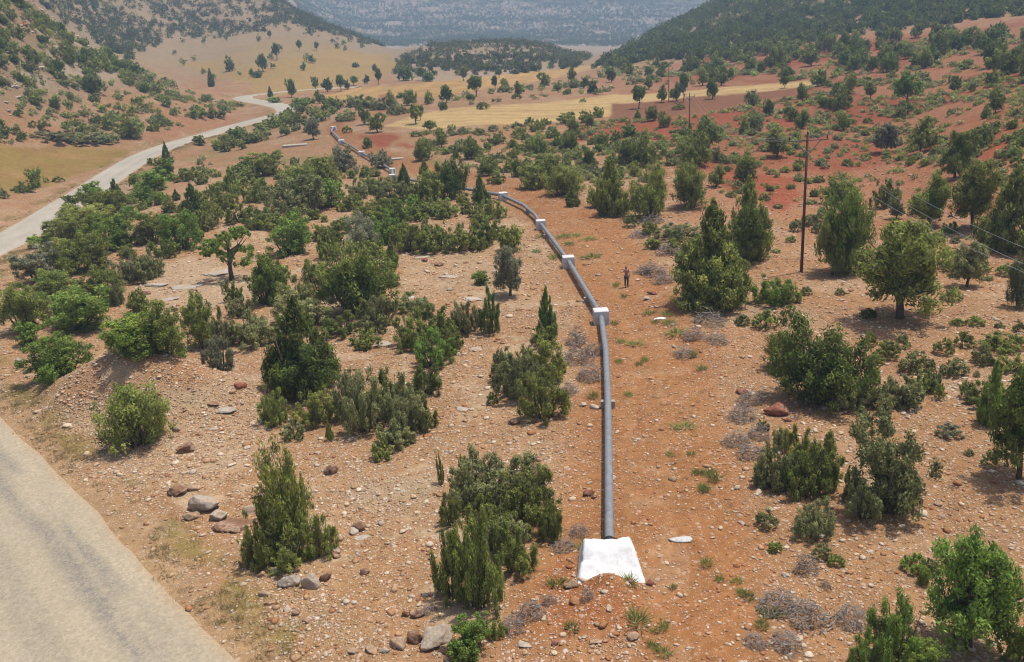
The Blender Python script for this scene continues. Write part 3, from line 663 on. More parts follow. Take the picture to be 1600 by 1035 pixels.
# what stands where in the photograph: kind, foot of the plant x, y, width, height (photograph pixels), palette
# forms: C cone juniper, R round juniper, S tufted scrub, B broad-leaved bush, T tree on a trunk, O open fruit tree, L low bush, U upright plumes
PL = '''
R 222 706 108 114 mid;C 478 624 132 156 dark;R 480 628 112 92 dark;S 432 668 50 70 mid;S 500 668 74 70 mid;S 460 690 40 40 grey;C 516 690 16 34 mid;S 572 682 78 112 grey;S 545 660 44 90 grey;S 612 662 62 96 mid;S 640 682 80 104 grey;S 620 702 66 52 grey;S 600 720 40 40 mid;S 664 672 44 60 mid;S 664 624 62 64 mid
S 645 548 66 66 mid;S 688 534 70 66 mid;S 728 524 44 66 grey;S 680 578 70 66 bright;S 706 556 44 50 mid;L 662 496 34 36 grey;S 640 488 60 34 grey
R 560 498 122 122 dark;S 590 512 60 60 grey;S 536 528 62 44 mid;S 480 520 100 66 grey;S 586 524 46 44 grey;B 500 470 60 66 mid;S 470 486 60 60 grey;B 452 402 70 62 bright;B 420 480 66 84 bright;B 440 462 48 50 mid;S 520 386 40 40 mid
O 362 438 88 96 bright;S 366 474 32 44 mid;S 376 496 44 40 grey;B 322 548 56 92 mid;S 346 580 52 62 olive;S 398 545 84 66 grey;S 352 545 40 70 grey;B 235 558 118 72 bright;B 262 560 80 92 mid;B 198 552 60 52 bright;B 100 588 112 78 bright;B 78 602 36 36 bright;B 44 522 84 86 mid;B 126 520 112 74 bright;B 160 480 80 60 mid;B 90 470 80 50 mid;S 184 478 28 48 grey;B 62 442 76 64 olive;B 112 432 66 62 mid;B 152 424 72 62 mid;S 212 444 70 60 grey;S 240 436 40 50 grey;B 66 388 36 22 lime;B 108 384 62 46 mid;B 132 368 92 52 mid;B 178 394 72 62 bright;C 192 388 28 58 dark;B 240 382 62 54 mid;B 286 394 62 66 bright;S 262 404 46 36 mid;S 306 366 42 46 mid;B 160 345 76 50 mid;B 150 324 46 42 bright;C 186 330 32 50 dark;B 112 326 24 22 mid;B 212 296 22 26 mid;B 240 300 58 36 bright;C 262 256 16 34 dark;B 258 284 46 42 bright;B 226 320 32 30 bright;S 290 284 56 26 mid;S 250 316 20 14 mid;C 276 314 15 18 dark;C 262 314 10 12 mid;S 336 306 30 22 mid;C 306 345 46 58 dark;S 334 352 40 44 mid;S 350 330 60 48 mid;S 378 350 52 38 mid;C 364 306 36 46 mid;S 400 318 46 40 mid;S 406 358 60 40 mid;S 320 362 36 36 grey
B 420 276 62 42 mid;S 386 282 40 24 mid;B 392 264 26 20 bright;S 452 286 44 28 mid;B 494 268 52 22 mid;R 506 298 56 50 mid;S 462 338 112 74 grey;R 478 322 60 70 mid;B 520 326 52 48 bright;S 548 330 40 30 mid;S 430 362 50 34 mid;S 560 312 40 36 grey;R 540 269 46 40 olive;B 596 264 32 32 olive;C 633 298 26 42 dark;S 586 304 60 36 mid;S 618 318 70 40 grey;R 704 312 54 74 dark;R 676 316 42 52 mid;S 650 318 40 38 mid;C 664 276 22 26 mid;S 690 336 60 28 mid;S 724 322 26 24 mid;C 752 320 34 46 dark;S 770 344 46 40 mid;S 748 342 34 30 mid;S 586 346 66 40 mid;S 624 350 66 44 bright;S 665 344 56 36 mid;S 696 342 40 30 mid;R 568 392 60 60 olive;S 604 384 56 56 bright;S 644 396 66 56 mid;S 686 396 58 54 mid;S 722 396 52 52 mid;S 754 388 50 48 mid;S 774 376 34 40 mid;C 614 422 26 46 bright;S 592 404 40 34 mid;S 516 406 40 50 mid;L 748 394 22 24 mid
R 800 394 42 44 mid;T 797 462 50 76 olive;B 754 446 30 22 bright;S 768 524 40 76 bright;C 750 512 16 30 mid;B 742 436 12 10 lime;C 856 530 40 82 bright;S 850 548 50 44 mid;S 812 628 76 90 grey;S 846 608 84 92 mid;S 852 662 82 96 mid;S 786 600 44 60 grey;L 770 634 18 24 mid;C 876 586 20 24 mid
S 790 800 130 104 grey;S 740 786 80 92 grey;S 830 830 110 110 mid;S 772 860 90 90 mid;S 730 806 54 66 grey;S 862 850 46 70 mid;S 708 944 66 132 mid;S 752 962 84 176 mid;S 730 900 60 90 mid;S 806 900 70 90 mid;S 790 868 70 70 grey;U 704 826 40 60 mid;U 689 758 14 56 mid;U 722 740 14 34 mid
R 452 872 84 168 mid;S 410 892 58 96 mid;S 448 896 84 70 mid;S 500 876 62 86 mid;U 470 800 36 70 mid
B 740 1035 74 66 bright;B 722 1046 44 40 bright;S 776 1000 34 36 mid
R 1280 642 140 142 dark;R 1224 582 62 62 mid;S 1352 632 52 62 mid;S 1330 644 60 56 grey;S 1384 644 60 60 grey;S 1416 640 56 56 grey;S 1440 616 42 44 mid;S 1456 614 26 42 grey;S 1362 600 26 40 mid
S 1214 768 70 94 grey;S 1252 736 62 80 mid;S 1262 784 84 96 mid;S 1290 764 64 96 mid;S 1196 764 46 52 grey;S 1192 674 20 22 mid;U 1222 708 36 44 mid;B 1384 812 120 162 grey;S 1350 818 62 70 grey;S 1404 800 70 96 mid;S 1334 786 40 66 mid;S 1270 846 74 72 grey;L 1198 828 36 34 grey;L 1211 864 21 22 lime;L 1284 876 30 28 grey;L 1306 886 26 22 mid
T 1514 1012 142 186 bright;L 1428 896 42 32 bright;L 1452 898 30 26 grey;R 1444 916 24 32 bright;U 1392 1046 106 126 bright;U 1352 1050 60 70 bright;B 1440 1060 70 60 bright;B 1590 1050 60 80 bright
T 1592 748 110 180 dark;C 1546 668 48 106 bright;S 1540 640 60 50 mid;L 1545 732 26 30 grey;L 1514 713 16 12 grey;L 1482 686 42 26 olive
L 1357 543 25 26 mid;L 1389 562 40 32 mid;L 1411 546 22 26 grey;L 1368 570 26 22 mid;S 1426 584 42 38 grey;L 1455 580 14 20 grey;L 1474 556 32 30 mid;L 1505 544 26 28 mid;S 1488 590 46 32 grey;L 1526 590 12 12 grey;S 1534 572 36 36 grey;S 1556 552 62 36 mid;L 1590 548 32 32 mid;S 1580 584 44 34 mid;L 1510 624 24 38 mid;L 1463 596 8 12 dark;L 1495 510 21 14 mid;L 1523 510 30 18 mid;L 1562 514 16 12 grey;L 1591 520 18 22 grey;L 1466 626 20 30 mid;L 1406 536 10 12 grey
C 1112 490 136 172 mid;R 1108 492 118 112 mid;R 1136 480 80 90 mid;C 1168 410 92 130 mid;T 1170 412 60 90 dark;S 1206 480 70 50 bright;L 1196 516 40 34 mid;S 1232 478 40 40 mid;L 1160 510 24 20 grey;L 1356 500 26 20 dark;L 1260 462 20 16 grey;L 1312 462 14 14 grey
R 1322 432 92 148 dark;T 1300 430 50 100 mid;T 1406 498 142 164 mid;T 1510 448 56 74 grey;R 1592 484 36 90 grey;T 1452 352 64 80 mid;T 1520 358 76 108 mid;C 1576 398 104 134 mid;R 1312 322 62 50 mid;S 1384 326 44 56 mid;T 1400 342 28 36 grey;S 1484 366 30 22 mid;S 1440 372 30 14 mid
C 956 340 64 94 mid;R 1016 344 66 88 mid;R 1078 328 66 70 mid;R 936 326 36 46 mid;S 1060 376 74 30 grey;S 1016 368 30 28 mid;L 986 356 28 22 grey;R 882 308 60 54 mid;R 834 296 50 42 mid;C 895 324 28 36 mid;R 858 292 40 46 mid;T 1120 292 30 34 mid;L 1054 396 26 24 mid;L 1091 376 12 12 dark;B 1020 390 30 20 mid;S 1092 384 24 18 grey
T 1108 234 46 52 mid;R 1090 262 54 56 mid;R 1074 246 34 36 mid;T 1214 246 40 42 mid;T 1492 278 48 72 dark;T 1384 238 40 44 olive;T 1438 238 42 54 mid;T 1416 164 42 48 bright;T 1360 156 22 26 mid;S 1310 174 44 40 mid;T 1328 146 24 30 mid;R 1166 286 40 40 mid;R 1240 190 18 22 mid
T 456 153 16 28 dark;T 493 139 11 18 dark;T 512 144 18 20 dark;T 533 143 15 24 dark;T 573 131 9 13 dark;T 553 134 12 14 dark;T 411 112 18 26 dark;T 433 94 13 23 dark;T 439 80 7 10 dark;T 468 80 9 16 dark;T 495 80 8 13 dark;T 488 99 13 12 dark;T 520 68 8 8 dark;R 556 106 12 8 dark;T 586 113 8 12 dark;T 422 61 7 12 dark;C 423 152 10 16 dark;T 500 162 19 20 mid;C 331 136 13 28 dark;R 403 122 14 12 dark;T 375 119 6 7 bright;R 360 112 16 22 dark;T 394 120 8 12 dark;T 543 140 10 14 dark
T 744 151 25 30 dark;T 774 141 10 21 dark;T 698 160 20 26 dark;T 724 127 18 22 mid;R 670 128 20 16 dark;T 650 194 26 30 mid;T 657 188 14 22 mid;T 590 207 28 30 mid;T 570 195 18 26 mid;R 693 173 14 16 dark;L 755 171 22 12 mid;R 612 170 18 26 mid;R 641 165 22 26 mid;T 592 133 12 24 dark;R 634 127 24 24 dark;T 660 126 14 18 dark;T 998 170 22 34 dark;T 1034 160 16 26 mid;T 1057 158 20 28 mid;T 1068 160 16 42 dark;T 1113 155 18 32 dark;T 1226 138 15 18 dark;L 911 161 11 8 bright;T 780 122 14 14 dark;T 842 112 10 18 mid
R 738 250 30 34 mid;C 712 248 12 20 mid;T 690 230 22 30 mid;T 672 206 22 18 mid;R 661 252 30 34 mid;R 575 232 16 20 dark;L 543 208 16 12 mid;S 840 206 30 22 mid;S 886 194 34 22 mid;S 916 192 24 22 mid;R 922 200 14 22 mid;S 935 184 22 20 mid;R 1019 190 20 26 mid;R 1037 200 22 26 mid;L 1060 172 20 10 mid;R 963 224 16 18 mid;R 1007 226 16 22 mid;R 896 214 22 26 mid;S 830 232 30 18 mid;S 776 226 30 20 mid;R 940 232 24 22 mid;S 812 216 28 16 mid;R 796 270 18 22 mid;R 760 276 28 26 mid;S 776 288 30 20 mid
S 40 302 38 20 mid;B 58 294 24 32 mid;L 8 311 16 14 grey;L 92 285 18 10 mid;L 73 286 10 9 mid;S 0 306 14 16 grey
R 148 148 34 34 dark;S 84 224 70 18 grey;S 130 228 70 20 grey;S 165 226 50 20 grey;R 205 218 46 40 mid;R 172 204 22 24 mid;S 62 204 36 16 mid;S 240 206 20 14 mid;S 306 186 40 18 mid;S 336 186 40 18 mid;R 262 168 18 16 mid;R 58 166 22 20 mid;R 88 172 18 18 mid;L 32 222 12 12 mid;R 112 104 22 28 mid
B 370 222 30 22 bright;B 340 236 16 18 mid;B 312 228 18 16 mid;B 352 238 22 18 mid;B 378 234 16 14 mid;S 410 216 34 18 grey;R 446 212 16 20 mid;T 490 218 26 34 olive;S 430 200 38 24 mid;S 462 196 40 24 mid;S 500 190 40 22 mid;B 470 172 36 20 bright;S 520 172 40 22 mid;S 560 168 50 24 grey;S 596 172 44 24 grey;S 620 180 36 24 grey;S 540 190 36 16 grey;B 430 162 20 10 bright
'''
plants = []
NAMEF = {'C': 'cone', 'R': 'round', 'S': 'scrub', 'B': 'broad', 'T': 'tree', 'O': 'open', 'L': 'low', 'U': 'upright'}
for it in PL.replace('\n', ';').split(';'):
    p = it.split()
    if len(p) == 6: plants.append(dict(form=NAMEF[p[0]], px=float(p[1]), py=float(p[2]), w=float(p[3]), h=float(p[4]), pal=p[5], hand=True))
G = hit([p['px'] for p in plants], [p['py'] for p in plants])
for p, g in zip(plants, G):
    d = math.hypot(g[0], g[1]); zc = (g - np.array([0, 0, HC])) @ FWD; ppm = FPX / zc; sn = (HC - g[2]) / math.hypot(d, HC - g[2]); cs = math.sqrt(1 - sn * sn)
    wm = p['w'] / ppm; dep = wm * (.30 if p['form'] in ('tree', 'open') else .36)
    if p['form'] in ('tree', 'open'): dep = 0
    hm = max(p['h'] / ppm - (.30 * wm * sn), .45 * p['h'] / ppm) / cs
    u = np.array([g[0], g[1]]) / d; xy = g[:2] + u * dep * .8
    p.update(x=xy[0], y=xy[1], wm=wm * (1.06 if p['form'] != 'tree' else 1.12), hm=hm * 1.03, d=d, ppm=ppm)
HANDXY = np.array([(p['x'], p['y'], p['wm']) for p in plants])

# ------------------------------------------------------------------ scattered plants over the slopes, thinned by patchy density
def scatter(poly, per100, size, ratio, forms, seed, patch=8.0, thr=.45, dmax=420, avoid=True):
    rng = np.random.default_rng(seed); P = wpoly(poly); lo, hi = P.min(0), P.max(0); area = (hi - lo).prod(); n = int(area * per100 / 100)
    x = rng.uniform(lo[0], hi[0], n); y = rng.uniform(lo[1], hi[1], n); z = gz(x, y)
    px, py, zc = project(np.stack([x, y, z], 1)); k = in_poly(px, py, poly) & (zc > 5) & (np.hypot(x, y) < dmax) & (px > -60) & (px < 1660)
    dens = fbm(x / patch, y / patch, seed + 500, 3); k &= dens > thr + rng.uniform(-.08, .08, n)
    x, y, z, px, py = x[k], y[k], z[k], px[k], py[k]
    if avoid and len(x):
        fi = bil(FIELDS, AZ, LD, np.degrees(np.arctan2(x, y)), np.log(np.hypot(x, y))) > .3
        rd_, _ = seg_dist(x, y, ROADC); td_, _ = seg_dist(x, y, TRK); pd_, _ = seg_dist(x, y, PIPEXY)
        k = ~fi & (rd_ > RW + 2) & (td_ > np.where(np.hypot(x, y) < 125, 6.0, 3.2)) & (pd_ > 2.5); x, y, z, px, py = x[k], y[k], z[k], px[k], py[k]
    V = hit(px, py) if len(x) < 6000 else None
    out = []
    for i in range(len(x)):
        if V is not None and math.hypot(V[i, 0], V[i, 1]) < math.hypot(x[i], y[i]) - 6: continue       # behind a rise
        wm = size[0] * (size[1] / size[0]) ** rng.random(); f, pal = forms[rng.integers(len(forms))]
        if avoid:
            q = (HANDXY[:, 0] - x[i]) ** 2 + (HANDXY[:, 1] - y[i]) ** 2
            if (q < (HANDXY[:, 2] * .45 + wm * .4) ** 2).any(): continue
        d = math.hypot(x[i], y[i]); out.append(dict(form=f, pal=pal, px=px[i], py=py[i], x=x[i], y=y[i], wm=wm, hm=wm * rng.uniform(*ratio), d=d, ppm=FPX / d, hand=False))
    return out
SH = [('scrub', 'grey'), ('scrub', 'mid'), ('low', 'grey'), ('low', 'mid'), ('scrub', 'grey'), ('round', 'mid')]
TR = [('tree', 'mid'), ('tree', 'dark'), ('round', 'mid'), ('tree', 'mid'), ('round', 'dark')]
SLOPE = [(820,300),(800,262),(860,225),(900,196),(960,190),(1080,182),(1250,150),(1600,112),(1660,110),(1660,330),(1480,262),(1300,256),(1180,262),(1100,252),(1000,268)]
scat = scatter(SLOPE, 48, (.55, 1.8), (.45, .8), SH, 1, 7, .45)
scat += scatter(SLOPE, 1.3, (1.7, 3.4), (.95, 1.35), TR + [('round', 'grey'), ('cone', 'mid')], 2, 20, .40)
UPPER = [(1140,152),(1290,140),(1660,116),(1660,46),(1600,58),(1300,66),(1130,84),(1000,96),(930,106),(960,122),(1150,120),(1250,122)]
scat += scatter(UPPER, 14, (1.0, 2.6), (.45, .75), SH, 3, 14, .47)
scat += scatter(UPPER, 1.2, (3.0, 5.0), (.9, 1.3), TR, 4, 20, .40)
BAND = [(600,150),(690,155),(780,143),(900,124),(1000,110),(1200,112),(1250,124),(1100,138),(950,146),(760,163),(690,170),(610,170)]
scat += scatter(BAND, 4, (1.2, 3.2), (.5, .8), SH + [('broad', 'mid')], 5, 12, .42)
scat += scatter(BAND, .5, (2.5, 4.2), (1.0, 1.35), TR, 6, 20, .42)
MIDS = [(640,208),(780,198),(900,190),(880,215),(820,240),(760,262),(690,250),(650,232)]
scat += scatter([(690,238),(820,212),(960,216),(1095,245),(1010,290),(900,300),(830,262),(740,285)], 20, (.8, 2.2), (.55, .9), SH + [('round', 'mid')], 18, 8, .42)
scat += scatter(MIDS, 16, (.8, 2.4), (.5, .8), SH, 7, 8, .42)
LEFTH = [(-60,228),(0,228),(200,222),(240,205),(300,200),(335,188),(385,165),(330,158),(270,134),(200,100),(110,56),(30,6),(-60,-40)]
scat += scatter(LEFTH, 17, (.9, 3.2), (.5, .85), SH + [('round', 'dark'), ('scrub', 'mid')], 8, 9, .43)
scat += scatter([(-60,150),(0,110),(120,130),(260,150),(200,100),(110,56),(30,6),(-60,-40)], 10, (1.8, 4.2), (.65, 1.0), [('round', 'mid'), ('scrub', 'mid'), ('round', 'dark'), ('scrub', 'grey')], 9, 9, .40)
L2F = [(240,72),(330,66),(430,54),(520,66),(600,78),(560,100),(440,120),(385,140),(345,150),(300,122)]
scat += scatter(L2F, .22, (2.5, 4.5), (.8, 1.2), TR, 10, 40, .45, 720)
CREEK = [(430,158),(520,158),(610,168),(640,180),(560,190),(500,205),(440,218),(360,240),(300,236),(370,208),(430,190)]
scat += scatter(CREEK, 7, (1.5, 3.6), (.5, .8), [('broad', 'mid'), ('scrub', 'mid'), ('scrub', 'grey')], 11, 10, .42)
FLATL = [(300,250),(420,250),(560,262),(640,290),(560,300),(400,300),(290,280)]
scat += scatter(FLATL, 5, (.9, 2.4), (.55, .85), SH, 12, 8, .45)
BELT = [(150,330),(250,282),(420,262),(560,268),(700,300),(770,350),(780,385),(600,392),(440,400),(330,350),(300,398),(215,440),(232,480),(330,530),(560,530),(640,470),(620,420),(560,420),(600,540),(300,560),(60,560),(10,500),(20,440),(90,385)]
scat += scatter(BELT, 16, (.9, 2.4), (.6, 1.0), [('scrub', 'mid'), ('scrub', 'grey'), ('broad', 'mid'), ('broad', 'bright'), ('scrub', 'mid'), ('round', 'mid')], 16, 6, .44)
scat += scatter([(1000,330),(1150,300),(1300,270),(1420,300),(1660,330),(1660,480),(1480,470),(1220,440),(1060,400)], 9, (.6, 1.8), (.5, .8), SH[:4], 17, 6, .47)
scat += scatter([(1090,235),(1300,200),(1480,215),(1660,200),(1660,330),(1450,300),(1300,320),(1120,330)], 14, (.6, 1.7), (.5, .85), SH + [('round', 'mid')], 19, 9, .44)
NEARR = [(1180,640),(1480,600),(1660,560),(1660,640),(1480,760),(1480,900),(1430,870),(1440,680)]
scat += scatter([(1420,520),(1660,480),(1660,640),(1470,640)], 6, (.6, 1.3), (.6, .85), SH[:4], 13, 6, .5)
scat += scatter([(1200,350),(1300,345),(1420,390),(1300,400),(1210,380)], 9, (.8, 2.2), (.5, .8), SH[:4], 14, 6, .4)
for poly, n, s in (([(1130,100),(1250,60),(1660,50),(1660,110),(1300,112)], .5, 15), ):
    scat += scatter(poly, n, (3.2, 5.2), (.8, 1.15), TR, s, 30, .35)

# ------------------------------------------------------------------ naming and describing
LM = [(950,880,'white concrete end block'),(939,490,'nearest pipe cube block'),(888,408,'second pipe cube block'),(844,348,'third pipe cube block'),(786,305,'fourth pipe cube block'),
      (230,600,'roadside rubble mound'),(60,640,'dry roadside verge'),(320,790,'slab boulders by road'),(979,432,'standing person'),(1254,390,'tall utility pole'),(1254,240,'utility pole crossarm'),(1077,185,'distant pole'),
      (1215,643,'red-faced boulder'),(360,400,'open fruit tree'),(478,560,'tall cone juniper'),(290,440,'pale bedrock ledge'),(560,440,'dark dome juniper'),(1514,900,'lower trunked juniper'),
      (700,180,'yellow stubble field'),(870,165,'yellow stubble middle'),(1000,175,'ploughed field'),(1180,140,'yellow stubble tip'),(100,255,'brown roadside field'),(420,165,'far road hairpin'),(150,290,'long pale road'),(280,210,'red road cutting'),(520,205,'far pipe bend'),
      (500,90,'tan hillside field'),(1280,570,'right-hand dome juniper'),(1370,175,'upper red bare patch'),(1230,300,'red patch by pole'),(700,130,'upper yellow field'),(615,250,'white slab by pipe'),(1255,960,'grey brushwood heap'),
      (1110,420,'broad cone juniper'),(1405,420,'biggest trunked juniper'),(1510,420,'lone small juniper'),(949,635,'low pipe saddle'),(470,900,'white boulder pair'),(683,990,'grey bottom boulder'),(785,770,'wide scrub thicket'),(590,215,'dug red patch'),
      (1450,90,'wooded right hill'),(120,110,'rocky left slope'),(930,110,'far yellow strip'),(760,95,'wooded knoll'),(1540,230,'red slope top'),(1590,560,'dense bush row'),(330,330,'dark cone pair'),(1240,700,'grey-green thicket'),(470,310,'grey juniper clump')]
SIZEW = lambda wm, hm: 'tiny' if wm < .8 else 'small' if wm < 1.4 else 'medium' if wm < 2.3 else 'large' if wm < 3.6 else 'huge'
PALW = {'dark': 'dark green', 'mid': 'green', 'grey': 'grey-green', 'bright': 'bright green', 'olive': 'dull olive', 'lime': 'yellow-green', 'dead': 'brown'}
FORMW = {'cone': ('cone-shaped juniper', 'cone-shaped junipers'), 'round': ('rounded juniper', 'rounded junipers'), 'scrub': ('tufted scrub bush', 'tufted scrub bushes'), 'broad': ('leafy bush', 'leafy bushes'),
         'tree': ('trunked juniper', 'trunked junipers'), 'open': ('open-branched fruit tree', 'fruit trees'), 'low': ('low dome bush', 'low dome bushes'), 'upright': ('upright plumed bush', 'upright plumed bushes')}
ORD = ['leftmost', 'second from left', 'third from left', 'fourth from left', 'fifth from left', 'sixth from left', 'seventh from left', 'eighth from left', 'ninth from left', 'tenth from left', 'eleventh from left', 'twelfth from left',
       'thirteenth from left', 'fourteenth from left', 'fifteenth from left', 'sixteenth from left', 'seventeenth from left', 'eighteenth from left', 'nineteenth from left', 'twentieth from left']
def where(px, py, skip=()):
    best = min((l for l in LM if l[2] not in skip), key=lambda l: math.hypot(px - l[0], (py - l[1]) * 1.5)); dx, dy = px - best[0], (py - best[1]) * 1.5; d = math.hypot(dx, dy)
    if d < 9: return 'beside the ' + best[2]
    r = ('right of' if dx > 0 else 'left of') if abs(dx) > abs(dy) else ('in front of' if dy > 0 else 'behind')
    return ('just ' if d < 38 else '') + r + ' the ' + best[2]
def name_all(items):
    """items: (object, px, [adjective variants], singular, plural): sets labels that tell look-alikes apart by order from the left"""
    g = {}
    for it in items:
        o, px, py, adj, sg, pl = it; g.setdefault((adj, sg, pl, where(px, py)), []).append(it)
    for (adj, sg, pl, wh), L in g.items():
        L.sort(key=lambda i: i[1]); n = len(L)
        for k, i in enumerate(L):
            if n == 1: s = f'{adj} {sg} {wh}'
            else: s = f'{"rightmost" if k == n - 1 and n > 1 else ORD[k] if k < 20 else str(k + 1) + "th from left"} of {adj} {pl} {wh}'
            if len(s.split()) > 16: s = s.replace(' the ', ' ')
            i[0]['label'] = ' '.join(s.split())

KIND = {'cone': ('cone_juniper', 'juniper', 'cone-shaped junipers'), 'round': ('juniper_bush', 'juniper', 'rounded juniper bushes'), 'scrub': ('scrub_bush', 'bush', 'tufted scrub bushes'),
        'broad': ('leafy_bush', 'bush', 'leafy green bushes'), 'tree': ('juniper_tree', 'tree', 'junipers on trunks'), 'open': ('fruit_tree', 'tree', None), 'low': ('low_bush', 'bush', 'low dome bushes'), 'upright': ('plumed_bush', 'bush', 'bushes of upright plumes')}
rest = []; named = []
byk = {}
for p in plants + scat:
    p['s'] = max(p['wm'], p['hm']) * p['ppm']; byk.setdefault(p['form'], []).append(p)
for f, L in byk.items():
    L.sort(key=lambda p: -p['s'] - (1000 if p['hand'] else 0)); rest += L[295:]
    for i, p in enumerate(L[:295]):
        var = int(RNG.integers(4)) if f != 'tree' or (p['hand'] and p['d'] > 180) else int(RNG.integers(2)); lod = 'hi' if p['s'] > 62 else 'mid' if p['s'] > 26 else 'lo' if p['s'] > 12 else 'dot'
        z = float(gz(p['x'], p['y'])) - .05; rot = RNG.uniform(0, 6.28); sc = (p['wm'], p['wm'] * RNG.uniform(.88, 1.1), p['hm'])
        nm, cat, grp = KIND[f]; stemname = 'trunk' if f in ('tree', 'open') else 'stem'; crown = 'crown' if f in ('tree', 'open', 'cone') else 'foliage'
        parts = p['s'] > 40 or (f == 'tree' and p['s'] > 12)
        if parts:
            o = empty(nm, (p['x'], p['y'], z), rot, sc)
            link(crown, crown_mesh(f, p['pal'], var, lod), o); link(stemname, stem_mesh(f, var, 'hi' if lod == 'hi' else 'lo'), o)
        else:
            o = link(nm, crown_mesh(f, p['pal'], var, lod), None, (p['x'], p['y'], z), (0, 0, rot), sc)
        tag(o, None, cat, grp); named.append((o, p['px'], p['py'], SIZEW(p['wm'], p['hm']) + ' ' + PALW[p['pal']], *FORMW[f]))

def merged(name, kind, items, m=M_LEAF):
    """many plants as one mesh: items (x, y, z, w, h, form, pal, lod)"""
    groups = {}
    for it in items: groups.setdefault(it[5:8] + (int(RNG.integers(3)),), []).append(it)
    VV, FF, CC = [], [], []; n0 = 0
    for (f, pal, lod, var), L in groups.items():
        V, F, c = crown_arrays(f, pal, var, lod); A = np.array([i[:5] for i in L], float); k = len(A); r = RNG.uniform(0, 6.28, k); cs, sn = np.cos(r), np.sin(r)
        X = (V[None, :, 0] * cs[:, None] - V[None, :, 1] * sn[:, None]) * A[:, 3:4] + A[:, 0:1]; Y = (V[None, :, 0] * sn[:, None] + V[None, :, 1] * cs[:, None]) * A[:, 3:4] + A[:, 1:2]
        Z = V[None, :, 2] * A[:, 4:5] + A[:, 2:3]; VV.append(np.stack([X, Y, Z], -1).reshape(-1, 3)); FF.append((F[None] + (np.arange(k) * len(V))[:, None] + n0).ravel())
        CC.append((c[None] * (.62 if kind == 'stuff' and 'wood' in name else 1.0) * RNG.uniform(.7, 1.3, (k, 1, 1)) * RNG.uniform(.94, 1.06, (k, 1, 3))).reshape(-1, 3)); n0 += k * len(V)
    me = mesh_np(name, np.vstack(VV), np.concatenate(FF), 4, np.vstack(CC), False, [m]); return tag(link(name, me), kind=kind)
if rest: merged('scattered_scrub', 'stuff', [(p['x'], p['y'], float(gz(p['x'], p['y'])) - .05, p['wm'], p['hm'], p['form'], p['pal'], 'lo' if p['s'] > 14 else 'dot') for p in rest])

LODN['speck'] = 44; LODN['mote'] = 22
def wood(name, poly, dlo, dhi, cover, size, seed, patch, thr, pals=('dark', 'mid', 'dark', 'grey'), dotd=470):
    rng = np.random.default_rng(seed); a = np.radians(rng.uniform(-34, 34, 400000)); n = len(a); d = np.sqrt(rng.uniform(dlo ** 2, dhi ** 2, n))
    x = d * np.sin(a); y = d * np.cos(a); area = math.radians(68) / 2 * (dhi ** 2 - dlo ** 2); want = area * cover / (size[0] * size[1] * .8); n = int(min(len(a), want)); x, y, d = x[:n], y[:n], d[:n]
    z = gz(x, y); px, py, zc = project(np.stack([x, y, z], 1)); k = in_poly(px, py, poly); k &= fbm(x / patch, y / patch, seed + 900, 4) > thr + rng.uniform(-.16, .16, n)
    x, y, d, z = x[k], y[k], d[k], z[k]; w_ = size[0] * (size[1] / size[0]) ** rng.random(len(x)); h_ = w_ * rng.uniform(.75, 1.25, len(x)); pi = rng.integers(len(pals), size=len(x)); fi = rng.integers(3, size=len(x))
    print(name, len(x))
    return merged(name, 'stuff', [(x[i], y[i], z[i] - .15 * h_[i], w_[i], h_[i], ('round', 'tree', 'round')[fi[i]] if False else 'round' if fi[i] else 'broad', pals[pi[i]], 'dot' if d[i] < dotd else 'speck' if d[i] < 900 else 'mote') for i in range(len(x))])
wood('far_mountain_woodland', [(380,-120),(1400,-120),(1180,0),(1060,45),(960,74),(890,72),(800,68),(640,74),(560,70),(470,20)], 1080, 2500, 1.05, (3.6, 6.8), 31, 34, .37, ('dark',))
wood('right_hill_woodland', [(925,108),(960,85),(1040,42),(1130,-10),(1250,-80),(1680,-200),(1700,56),(1600,62),(1450,66),(1300,74),(1180,82),(1100,90),(1000,98)], 345, 800, 1.1, (2.6, 5.4), 32, 20, .37, ('dark', 'dark', 'mid'))
wood('knoll_woodland', [(616,122),(622,92),(690,66),(770,60),(860,66),(925,88),(900,108),(820,116),(740,122),(680,126)], 380, 760, .62, (2.0, 4.4), 33, 13, .45)
wood('left_spur_woodland', [(40,-10),(60,-80),(430,-90),(470,5),(520,36),(620,76),(560,68),(430,48),(330,62),(250,72),(200,94),(110,46)], 400, 840, .85, (2.2, 4.8), 34, 20, .38)

# ------------------------------------------------------------------ stones
def ico(sub):
    me = bpy.data.meshes.new('t'); import bmesh
    bm = bmesh.new(); bmesh.ops.create_icosphere(bm, subdivisions=sub, radius=1.0); bm.to_mesh(me); bm.free()
    V = np.array([v.co[:] for v in me.vertices]); F = np.array([p.vertices[:] for p in me.polygons]); bpy.data.meshes.remove(me); return V, F
ICO = {k: ico(k) for k in (1, 2, 3, 4)}
def rock_shape(sub, rng, cuts=9, rough=.08, dims=(1, .8, .55)):
    V, F = ICO[sub]; V = V.copy(); n = unit(rng.normal(size=(cuts, 3)))
    for k in range(cuts):
        d = rng.uniform(.40, .80); e = V @ n[k] - d; V -= np.maximum(e, 0)[:, None] * n[k] * .92
    f = (fbm(V[:, 0] * 2.2 + V[:, 2] * 3.1 + 9, V[:, 1] * 2.2 - V[:, 2] * 1.7, int(rng.integers(999)), 4) - .5)[:, None]
    V = V * (1 + f * rough * 4) * np.array(dims); return V, F
STC = np.array([(.50, .34, .21), (.60, .47, .33), (.68, .57, .44), (.42, .22, .11), (.36, .15, .07), (.56, .47, .37), (.62, .50, .36), (.46, .27, .15)])
